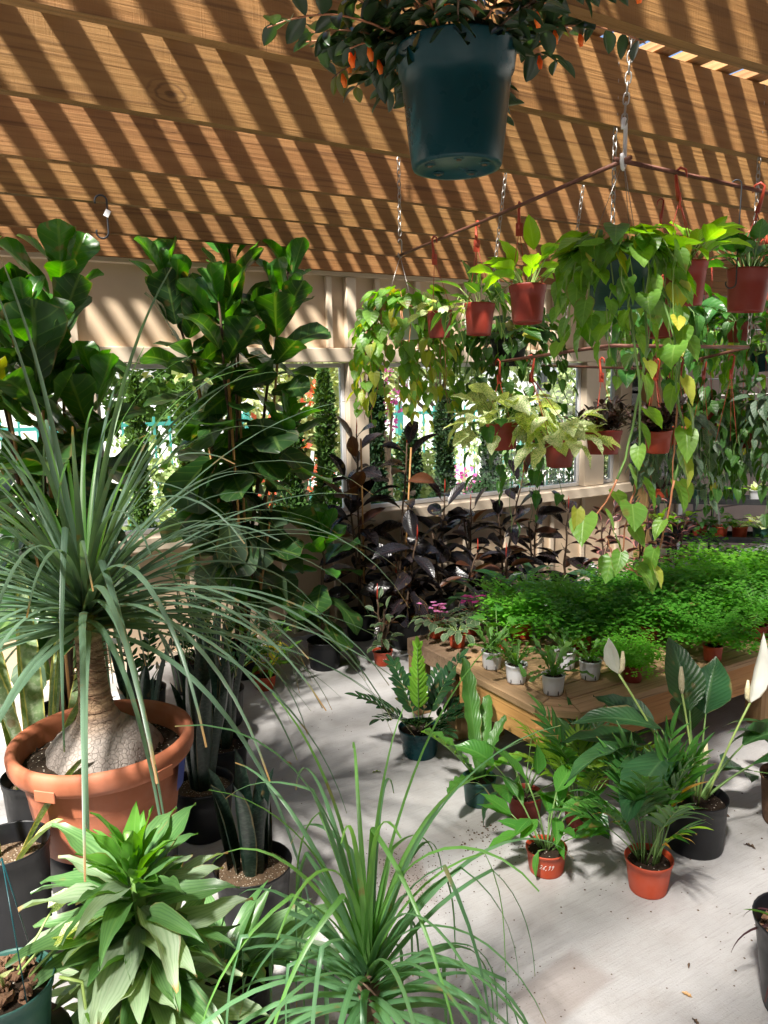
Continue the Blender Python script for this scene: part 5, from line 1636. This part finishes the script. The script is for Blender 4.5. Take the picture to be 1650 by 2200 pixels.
for k, (mt, pm, what) in enumerate(TOPS):
    v = Rs @ Vector((-.02 + k * .15, rg.uniform(-.03, .03), 0))
    t = thing('shelf_plant', f'{what}, {ORD[k]} from the timber post on the upper tier', 'potted plant', (5.30 + v.x, 4.36 + v.y, .692), group='small pots on the tiered stand')
    pot(t, .045, .037, .07, pm)
    ms = lv(mt, 'narrow' if mt == 'darkred' else 'ovate', .10 if mt == 'darkred' else .06, .013 if mt == 'darkred' else .03, (.3, .7), .3)
    t.scale = (1.4,) * 3
    blades(t, 600 + k, 26, ms, .06, .02, (.15, 1.4), 1.05)
LOW = [('neon', 'green_pot', 'lime leaved plant'), ('neon', 'black_pot', 'bright lime plant'), ('pothos', 'red_pot', 'small leafy green plant'), ('pothos', 'orange_pot', 'leafy green plant'), ('phil', 'orange_pot', 'light green plant'), ('marble', 'green_pot', 'curly white striped plant'), ('marble', 'green_pot', 'white striped plant'), ('phil_dark', 'green_pot', 'dark leafy plant')]
for k, (mt, pm, what) in enumerate(LOW):
    v = Rs @ Vector((-.04 + k * .15, -.30 + rg.uniform(-.03, .03), 0))
    t = thing('shelf_plant', f'{what}, {ORD[k]} from the timber post on the lower tier', 'potted plant', (5.30 + v.x, 4.36 + v.y, .432), group='small pots on the tiered stand')
    pot(t, .045, .037, .07, pm)
    t.scale = (1.4,) * 3
    upright(t, 620 + k, lv(mt, 'ovate', .07, .04, (.5, .9), .3, .03), .06, .03, 18, .08, .9, 'stem_green', (.4, 1.4), (-.6, .5), .0016)
ld = thing('step_ladder', 'small black step ladder top showing in front of the far window', 'ladder', (5.62, 4.50, 0))
for sx in (-.13, .13):
    MB().tube([(sx, 0, 1.62), (sx * 1.5, -.12, .0)], .016, 4).build('side_rail', M['blackmetal'], ld, False)
for z in (1.6, 1.42, 1.1, .8, .5):
    MB().box(-.15, .15, -.05 - .12 * (1.6 - z) / 1.6, .03 - .12 * (1.6 - z) / 1.6, z - .012, z + .012).build('step', M['blackmetal'], ld, False)

# ================================================================ hanging frames
UZ, LZ = 2.25, 1.79
P_N, P_F, P_R, P_RF = Vector((1.56, 1.45, UZ)), Vector((1.77, 2.87, UZ)), Vector((3.1, 1.52, UZ)), Vector((3.3, 2.9, UZ))
fr = thing('rod_rack', 'upper rusty rod frame carrying the row of hanging pots', 'rack', (0, 0, 0))
for a, c in ((P_N, P_F), (P_N, P_R), (P_R, P_RF)):
    d = (c - a).normalized() * .03
    MB().tube([a - d, a.lerp(c, .5) + Vector((0, 0, -.004)), c + d], .0062, 8).build('rod', M['rust'], fr)
Q = [Vector((2.16, 2.80, LZ)), Vector((3.32, 2.80, LZ - .03)), Vector((2.62, 1.80, LZ + .025)), Vector((1.90, 1.80, LZ + .025))]
fr2 = thing('rod_rack', 'lower rusty rod frame at eye height, half hidden among the leaves', 'rack', (0, 0, 0))
for i in range(4):
    MB().tube([Q[i], Q[(i + 1) % 4]], .0062, 8).build('rod', M['rust'], fr2)
BT = BEAM_Z + BEAM_H
chain('chain', (1.575, 1.43, BT - .02), P_N + Vector((0, 0, .085)), 'near bright metal chain holding the corner of the upper rod frame')
s_hook('s_hook', P_N + Vector((0, -.002, .098)), .118, M['white'], 'white metal hook where the two upper rods meet', .6, .0052, .022)
chain('chain', (1.77, 2.87, BT), P_F + Vector((0, 0, .06)), 'dark chain at the far end of the sloping rod')
s_hook('s_hook', P_F + Vector((0, 0, .065)), .075, M['chain'], 'grey metal hook at the far end of the sloping rod', .4, .0035, .012)
chain('chain', (2.16, 2.62, BT), (2.16, 2.80, LZ), 'chain running down behind the blunt leaved hanging pots to the lower frame')
chain('chain', (2.62, 2.64, BT), (2.62, 2.80, LZ), 'thin chain just left of the doubled chains above the big heart leaf plant')
chain('chain', (1.90, 1.80, BT), (1.90, 1.80, LZ + .02), 'chain dropping behind the white hook to the lower frame')
chain('chain', (2.62, 1.80, BT), (2.62, 1.80, LZ + .02), 'chain at the picture edge beside the dark pothos')
o = s_hook('s_hook', (.565, 2.90, 2.378), .145, M['blackmetal'], 'black wire hook with a white tag hanging from the beam', -.45, .0034, .021)
lb = MB().box(-.006, .012, -.002, .002, -.012, .012).build('paper_tag', M['label'], o, False)
lb.matrix_basis = Matrix.Translation((.017, -.003, -.06)) @ Matrix.Rotation(.5, 4, 'Y')
s_hook('s_hook', (2.04, 1.468, UZ + .012), .30, M['blackmetal'], 'long black wire hook on the upper rod beside the dark pothos', -.9, .0022, .014)


def hang_pot(x, y, zb, rt, h, pm, label, group, top, nm='hanging_plant', hk=True):
    t = thing(nm, label, 'hanging plant', (x, y, zb), group=group)
    pot(t, rt, rt * .78, h, pm, 'hang')
    t.rotation_euler = (.06 * math.sin(x * 37 + y * 11), .06 * math.cos(x * 23 + y * 31), x * 9)
    if hk:
        top = Matrix.Rotation(-x * 9, 3, 'Z') @ (Vector(top) - Vector((x, y, zb))) + Vector((x, y, zb))
        hanger(t, (top[0] - x, top[1] - y, top[2] - zb), h - .006, rt * .97)
    return t


GU, GL = 'pots hanging from the upper frame', 'pots hanging from the lower frame'
ne = lv('neon', 'ovate', .105, .062, (.4, .7, .2, .9), .45, .04)
po_ = lv('pothos', 'heart', .11, .078, (.4, .8, .6), .35, .03, back=.08)
ph = lv('phil', 'heart', .098, .083, (.2, .5, .35, .1), .22, .02, back=.14)
ph_s = lv('phil', 'heart', .075, .064, (.2, .5, .35), .22, .02, back=.14)
phd = lv('phil_dark', 'heart', .078, .066, (.2, .5, .35), .22, .02, back=.14)
phy = lv('phil_yellow', 'heart', .078, .056, (.2, .5), .35, .02, back=.14)
br = lv('brasil', 'heart', .115, .062, (.4, .7), .3, .02, back=.08)
mar = lv('marble', 'ovate', .12, .078, (.4, .8, .6), .3, .04)
sil = lv('silver', 'heart', .095, .052, (.3, .6), .3, .02, back=.08)
dr_ = lv('darkred', 'elliptic', .058, .024, (.2, .5), .4)

t = hang_pot(1.75, 2.55, 1.885, .052, .105, 'red_pot', 'small brick red hanging pot of round pale leaves, farthest along the sloping rod', GU, (1.72, 2.53, UZ))
upright(t, 701, lv('marble', 'round', .05, .042, (.3, .6), .25), .09, .045, 20, .075, 1., 'stem_pale', (.3, 1.4), (-.6, .6), .0016)
t = hang_pot(1.715, 2.25, 1.875, .056, .11, 'red_pot', 'hanging pot of drooping two tone leaves, middle of the sloping rod', GU, (1.685, 2.24, UZ))
trailing(t, 702, br, .10, .05, 14, 6, (.04, .08, .03, .12), 34, 'stem_pale', None, .8, .8, top_el=(.6, 1.6))
upright(t, 703, br, .095, .05, 8, .15, .85, 'stem_pale', (.7, 1.4), (-.9, .5), .002)
t = hang_pot(1.68, 1.945, 1.892, .061, .118, 'red_pot', 'bright lime pothos in a brick red pot, nearest on the sloping rod', GU, (1.64, 1.94, UZ))
upright(t, 704, ne, .105, .05, 22, .105, .95, 'stem_pale', (.75, 1.45), (-.25, .95))
leaf(t, ne, random.Random(1), (-.02, 0, .23), 1.0, 1.2, .4, 1.1)
t = hang_pot(1.845, 1.475, 1.905, .062, .12, 'red_pot', 'bright lime pothos in a brick red pot, just right of the big heart leaf plant', GU, (1.80, 1.465, UZ))
upright(t, 705, ne, .105, .05, 22, .10, .95, 'stem_pale', (.75, 1.45), (-.25, .95))
t = hang_pot(2.15, 1.495, 1.90, .065, .125, 'red_pot', 'dark green pothos in a brick red pot, last on the upper rod', GU, (2.13, 1.48, UZ))
upright(t, 706, po_, .11, .055, 26, .11, .85, 'stem_green', (.6, 1.45), (-.4, .8))

t = thing('hanging_philodendron', 'yellow green heart leaf vine hanging at the far end of the sloping rod', 'hanging plant', (1.775, 2.86, 1.90), group='trailing heart leaf plants')
pot(t, .085, .065, .12, 'white_pot', 'hang')
for k in range(3):
    a = k * 2.1 + .5
    tubes(t, 'wire', [(.083 * math.cos(a), .083 * math.sin(a), .12), (-.005, .01, UZ - 1.905)], .0012, 'chain', 4)
trailing(t, 710, ph_s, .115, .085, 85, 26, (.40, .24, .46, .2, .32, .42), 36, 'stem_red', phy, 1., 1.0)
t = thing('hanging_philodendron', 'darker heart leaf vine hanging behind the nearest lime pothos', 'hanging plant', (2.24, 2.72, 1.78), group='trailing heart leaf plants')
pot(t, .085, .065, .12, 'black_pot', 'hang')
trailing(t, 711, phd, .115, .09, 90, 22, (.24, .14, .3, .18, .26), 30, 'stem_green', None, 1.2, 1.0)
tubes(t, 'wire', [(0, 0, .12), (-.04, .04, .44)], .0012, 'chain', 4)
t = thing('hanging_philodendron', 'big heart leaf philodendron hanging below the white hook, its vines trailing far down', 'hanging plant', (1.575, 1.47, 1.89), group='trailing heart leaf plants')
pot(t, .085, .066, .13, 'green_pot', 'hang')
for k in range(3):
    a = k * 2.1 + .3
    tubes(t, 'wire', [(.083 * math.cos(a), .083 * math.sin(a), .13), (-.012, -.02, UZ - 1.89)], .0011, 'chain', 4)
trailing(t, 712, ph, .13, .08, 85, 22, (.2, .1, .24, .16, .12, .18), 34, 'stem_pale', None, .6, .86)
rg = random.Random(44)
LONG = [[(.02, -.06, .1), (-.02, -.12, -.1), (-.05, -.10, -.35), (-.09, -.08, -.48), (-.13, -.05, -.54), (-.16, -.02, -.52)],
        [(.05, -.06, .1), (.07, -.13, -.08), (.10, -.12, -.22), (.16, -.10, -.33), (.13, -.10, -.46), (.11, -.09, -.60), (.07, -.08, -.70), (-.02, -.06, -.68), (-.06, -.04, -.60)],
        [(.07, -.05, .1), (.12, -.10, -.05), (.13, -.10, -.25), (.15, -.08, -.38), (.16, -.07, -.52)],
        [(-.05, -.06, .1), (-.06, -.13, -.15), (-.035, -.12, -.30), (-.03, -.11, -.45), (-.05, -.1, -.55), (-.03, -.08, -.66), (.05, -.07, -.72)]]
phl = lv('phil', 'heart', .085, .072, (.2, .5), .22, .02, back=.14)
for v in LONG:
    v = [Vector(p) for p in v]
    sm = []
    for i in range(len(v) - 1):
        p0, p1, p2, p3 = v[max(0, i - 1)], v[i], v[i + 1], v[min(len(v) - 1, i + 2)]
        for q in range(5):
            s_ = q / 5
            sm.append(.5 * ((2 * p1) + (p2 - p0) * s_ + (2 * p0 - 5 * p1 + 4 * p2 - p3) * s_ ** 2 + (3 * p1 - p0 - 3 * p2 + p3) * s_ ** 3) + Vector((rg.uniform(-.003, .003), 0, rg.uniform(-.003, .003))))
    sm.append(v[-1])
    h_ = len(sm) // 2
    tubes(t, 'vine', sm[:h_ + 1], [.0032] * (h_ + 1), 'stem_green', 6)
    tubes(t, 'vine', sm[h_:], [.003 - .0018 * k / (len(sm) - h_) for k in range(len(sm) - h_)], 'stem_red', 6)
    for i in range(6, len(sm), 3):
        la = rg.uniform(-3.1, 0)
        leaf(t, phl if rg.random() < .8 else phy, rg, sm[i] + Vector((math.cos(la) * .02, math.sin(la) * .02, .008)), la, rg.uniform(-1.3, -.7), rg.uniform(-.4, .4), rg.uniform(.7, 1.05))

t = hang_pot(2.19, 2.33, 1.36, .066, .115, 'red_pot', 'marbled white and green pothos in a brick red pot below the lower frame', GL, (2.10, 2.40, LZ + .01))
upright(t, 720, mar, .10, .06, 46, .13, 1.05, 'stem_pale', (.1, 1.4), (-.8, .6), .002)
t = hang_pot(2.10, 2.58, 1.42, .07, .115, 'red_pot', 'paler marbled pothos hanging just behind the other marbled one', GL, (2.10, 2.58, LZ))
upright(t, 721, mar, .10, .07, 50, .16, 1.1, 'stem_pale', (.0, 1.4), (-.9, .6), .002)
trailing(t, 722, po_, .1, .06, 3, 5, (.15, .3, .22), 16, 'stem_green', None, 1., .8)
t = hang_pot(2.30, 2.62, 1.44, .07, .115, 'red_pot', 'green pothos hanging behind the marbled one, trailing over the window sill', GL, (2.25, 2.6, LZ))
upright(t, 723, po_, .10, .06, 16, .13, .9, 'stem_green', (.2, 1.3), (-.8, .4))
trailing(t, 724, po_, .1, .06, 6, 7, (.2, .36, .44, .28), 14, 'stem_green', None, 1., .85)
for k, (x, y, zb, r, lab) in enumerate([(2.43, 2.32, 1.395, .078, 'dark red leaved plant in a wide brick red hanging pot, left of the two'), (2.745, 2.30, 1.385, .062, 'dark red leaved plant in an orange hanging pot lit by the sun')]):
    t = hang_pot(x, y, zb, r, .10, 'red_pot' if k == 0 else 'orange_pot', lab, GL, (x + .01, y + .03, LZ))
    rg = random.Random(730 + k)
    for q in range(30):
        az = q * 2.4
        pts, a, e = arc((r * .6 * rg.random() * math.cos(az), r * .6 * rg.random() * math.sin(az), .085), az, rg.uniform(.5, 1.5), rg.uniform(.07, .15), .3, 3)
        tubes(t, 'stem', pts, .0015, 'stem_brown', 4)
        for j in range(9):
            leaf(t, dr_, rg, pts[min(3, 1 + j // 3)], j * 2.4 + q, rg.uniform(.0, 1.2), 0, rg.uniform(.7, 1.1))
t = hang_pot(2.95, 2.34, 1.385, .064, .10, 'orange_pot', 'silver splashed trailing plant in an orange hanging pot', GL, (2.93, 2.36, LZ))
trailing(t, 740, sil, .085, .06, 26, 10, (.15, .3, .22, .38), 20, 'stem_green', None, 1., .9)
SILV = [(3.95, 3.25, 1.32, 'silvery vine hanging in the shade, next to the splashed one'), (3.92, 2.93, 1.42, 'silvery vine hanging in the shade under the loose hangers'), (4.42, 3.62, 1.20, 'dim silvery vine hanging lowest behind the others above the tiered stand'), (4.06, 2.75, 1.30, 'dark leafy vine hanging above the tiered stand, near the picture edge'),
        (4.02, 2.58, 1.45, 'dark leafy vine at the very picture edge above the stand'), (4.65, 3.25, 1.28, 'shaded silvery vine in the back corner between the dark ones')]
for k, (x, y, zb, lab) in enumerate(SILV):
    t = hang_pot(x, y, zb, .066, .10, 'red_pot', lab, GL, (x - .02, y, BEAM_Z))
    trailing(t, 745 + k, sil if k % 2 == 0 else lv('phil_dark', 'heart', .10, .066, (.4, .7), .3, .03, back=.08), .09, .065, 44, 16, (.2, .36, .46, .28), 20, 'stem_green', None, 1.4, 1.15)
PB = [(2.83, 2.38, 1.89, 'green pothos tucked behind the lime pothos on the inner rods'), (3.48, 3.05, 1.88, 'leafy pothos hanging in the second row, mid height'), (3.90, 2.75, 1.90, 'leafy pothos hanging in the second row by the picture edge'),
      (4.06, 3.18, 1.84, 'pothos hanging far back under the beams'), (4.57, 3.45, 1.80, 'pothos hanging in the back corner near the timber post'), (4.20, 2.80, 1.74, 'pothos hanging in the third row at the picture edge')]
for k, (x, y, zb, lab) in enumerate(PB):
    t = hang_pot(x, y, zb, .066, .115, 'teal_pot' if k % 2 else 'red_pot', lab, 'second row of hanging pothos', (x, y, BEAM_Z))
    ms = po_ if k % 2 == 0 else lv('phil', 'heart', .10, .072, (.4, .8), .35, .03, back=.08)
    upright(t, 760 + k, ms, .10, .06, 24, .15, 1.15, 'stem_green', (.2, 1.4), (-.7, .5))
    trailing(t, 780 + k, ms, .10, .065, 20, 10, (.15, .3, .22), 20, 'stem_green', None, 1.4, 1.1)
for k, (x, y) in enumerate([(3.02, 2.55), (3.10, 2.35), (2.95, 2.10)]):
    t = thing('plastic_hanger', ['orange plastic pot hanger on the lower rod beside the far window', 'red plastic pot hanger, middle of the three on the lower rod', 'red plastic pot hanger on the lower rod, nearest the picture edge'][k], 'hanger', (x, y, LZ), group='loose hangers on the lower rod')
    hanger(t, (0, 0, 0), -.36, .05, 'orange_pot' if k == 0 else 'hanger')

# ---- the big teal pot overhead
t = thing('goldfish_plant', 'large dark teal hanging pot overhead with glossy small leaves and orange flowers', 'hanging plant', (1.03, 1.43, 2.165))
pot(t, .130, .098, .235, 'teal_pot', 'hang')
for k in range(5):
    a = k * 1.256 + .4
    MB().lathe([(.003, 0), (.011, -.0015), (.012, .001)], 14).build('drain_ring', M['teal_pot'], t, loc=(.062 * math.cos(a), .062 * math.sin(a), .003))
    MB().lathe([(0, 0), (.006, 0), (.006, .001)], 10).build('drain_hole', M['stem_brown'], t, loc=(.062 * math.cos(a), .062 * math.sin(a), -.0005))
gl = lv('goldfish', 'elliptic', .062, .031, (.3, .6, .1), .4)
gl2 = lv('goldfish_lt', 'elliptic', .056, .028, (.3, .6), .4)
rg = random.Random(17)
cnt = 0
extra = MB()
for q in range(44):
    az = q * 2.39996 + .3
    toward = math.cos(az + 2.05)
    L = rg.uniform(.26, .44) * (.62 if math.sin(az) > .3 else 1)
    pts, a, e = arc((.07 * math.cos(az), .07 * math.sin(az), .22), az, rg.uniform(.25, 1.25), L, rg.uniform(.4, 1.15), 8, .08, rg)
    tubes(t, 'stem', pts, [.003 - .0002 * k for k in range(9)], 'stem_red' if q % 3 else 'stem_brown', 5)
    for k in range(10):
        f = (.1 + .9 * k / 9.5) * 8
        j = min(7, int(f))
        p = pts[j].lerp(pts[j + 1], f - j)
        for sg in (-1, 1):
            ga_ = (p, az + sg * rg.uniform(.6, 1.5), rg.uniform(-.7, .5), rg.uniform(-.6, .6), rg.uniform(.75, 1.15))
            if q % 3 == 2 or cnt > 298:
                me = rg.choice(gl)
                Mx = orient(*ga_)
                extra.add([Mx @ v_.co for v_ in me.vertices], [tuple(f_.vertices) for f_ in me.polygons])
            else:
                leaf(t, gl2 if (k > 6 and rg.random() < .5) else gl, rg, *ga_)
                cnt += 1
    if q % 2 == 0:
        for k in range(2):
            p = pts[rg.randint(3, 8)] + Vector((0, 0, -.008))
            fl = [p, p + Vector((.003, 0, -.014)), p + Vector((.008, .003, -.027))]
            MB().tube(fl, [.0025, .0075, .004], 7).build('flower', M['gold_flower'], t)
stuff(extra.build('inner_leaves', M['goldfish'], t))
for k in range(3):
    a = k * 2.1
    tubes(t, 'hanger_wire', [(.125 * math.cos(a), .125 * math.sin(a), .235), (0, 0, .60)], .0016, 'teal_pot', 4)

# ================================================================ litter on the floor
rg = random.Random(55)
b = MB()
for (cx, cy_, sx, sy, n, s0, s1) in [(1.27, 2.08, .07, .11, 420, .0012, .0035), (1.62, 2.12, .06, .04, 70, .002, .006), (1.66, 1.98, .10, .05, 70, .001, .004), (1.85, 2.02, .04, .06, 60, .001, .004), (1.15, 1.5, .12, .08, 140, .001, .003),
                                 (1.5, 1.6, .35, .25, 90, .001, .004), (2.2, 1.3, .3, .25, 60, .0015, .005), (2.55, 1.75, .2, .2, 30, .002, .006), (1.0, 1.9, .1, .1, 90, .001, .003), (1.7, 3.2, .3, .4, 50, .0015, .004), (2.62, 2.0, .2, .06, 30, .002, .005)]:
    for _ in range(n):
        x, y = rg.gauss(cx, sx), rg.gauss(cy_, sy)
        s = rg.uniform(s0, s1)
        a = rg.uniform(0, 6.28)
        c, d = math.cos(a) * s, math.sin(a) * s
        b.add([(x + c, y + d, .001), (x - d, y + c, .001), (x - c, y - d, .001), (x + d, y - c, .001), (x, y, .001 + s * .7)], [(0, 1, 4), (1, 2, 4), (2, 3, 4), (3, 0, 4)])
M['crumb'] = m_plain('soil_crumb', (.10, .065, .04), .95, .7, 300)
so = stuff(b.build('soil_crumbs', M['crumb'], smooth=False))
tag(so, 'scattered brown potting soil crumbs on the pale concrete', 'soil')
M['dry'] = m_leaf('dry_leaf', (.42, .24, .10), (.5, .33, .15), trans=.1, nveins=0)
for k, (x, y, mt, L, lab) in enumerate([(1.64, 1.22, 'dry', .030, 'small dry leaf on the floor near the black pot at the edge'), (1.40, 1.10, 'dry', .026, 'small dry leaf on the floor near the stained patch'), (1.545, 2.74, 'lime', .045, 'crumpled green leaf scrap on the open floor'), (1.22, 3.05, 'dry', .03, 'tiny orange petal on the floor near the snake plants'),
                                     (2.42, 1.52, 'stem_brown', .05, 'dark curled leaf scrap beside the big black pot'), (2.50, 1.72, 'stem_brown', .04, 'dark leaf scrap behind the big black pot'), (1.75, 1.28, 'stem_brown', .02, 'black scrap on the floor in front of the palms'), (1.58, 1.12, 'stem_brown', .035, 'thin dark twig on the bare floor')]):
    me = leaf_mesh('elliptic', L, L * .4, M[mt], .8, .5, .2, seed=k)
    o = put('fallen_leaf', me, None, M=orient((x, y, .006), rg.uniform(0, 6), .2, .3))
    tag(o, lab, 'leaf', 'scraps on the floor')
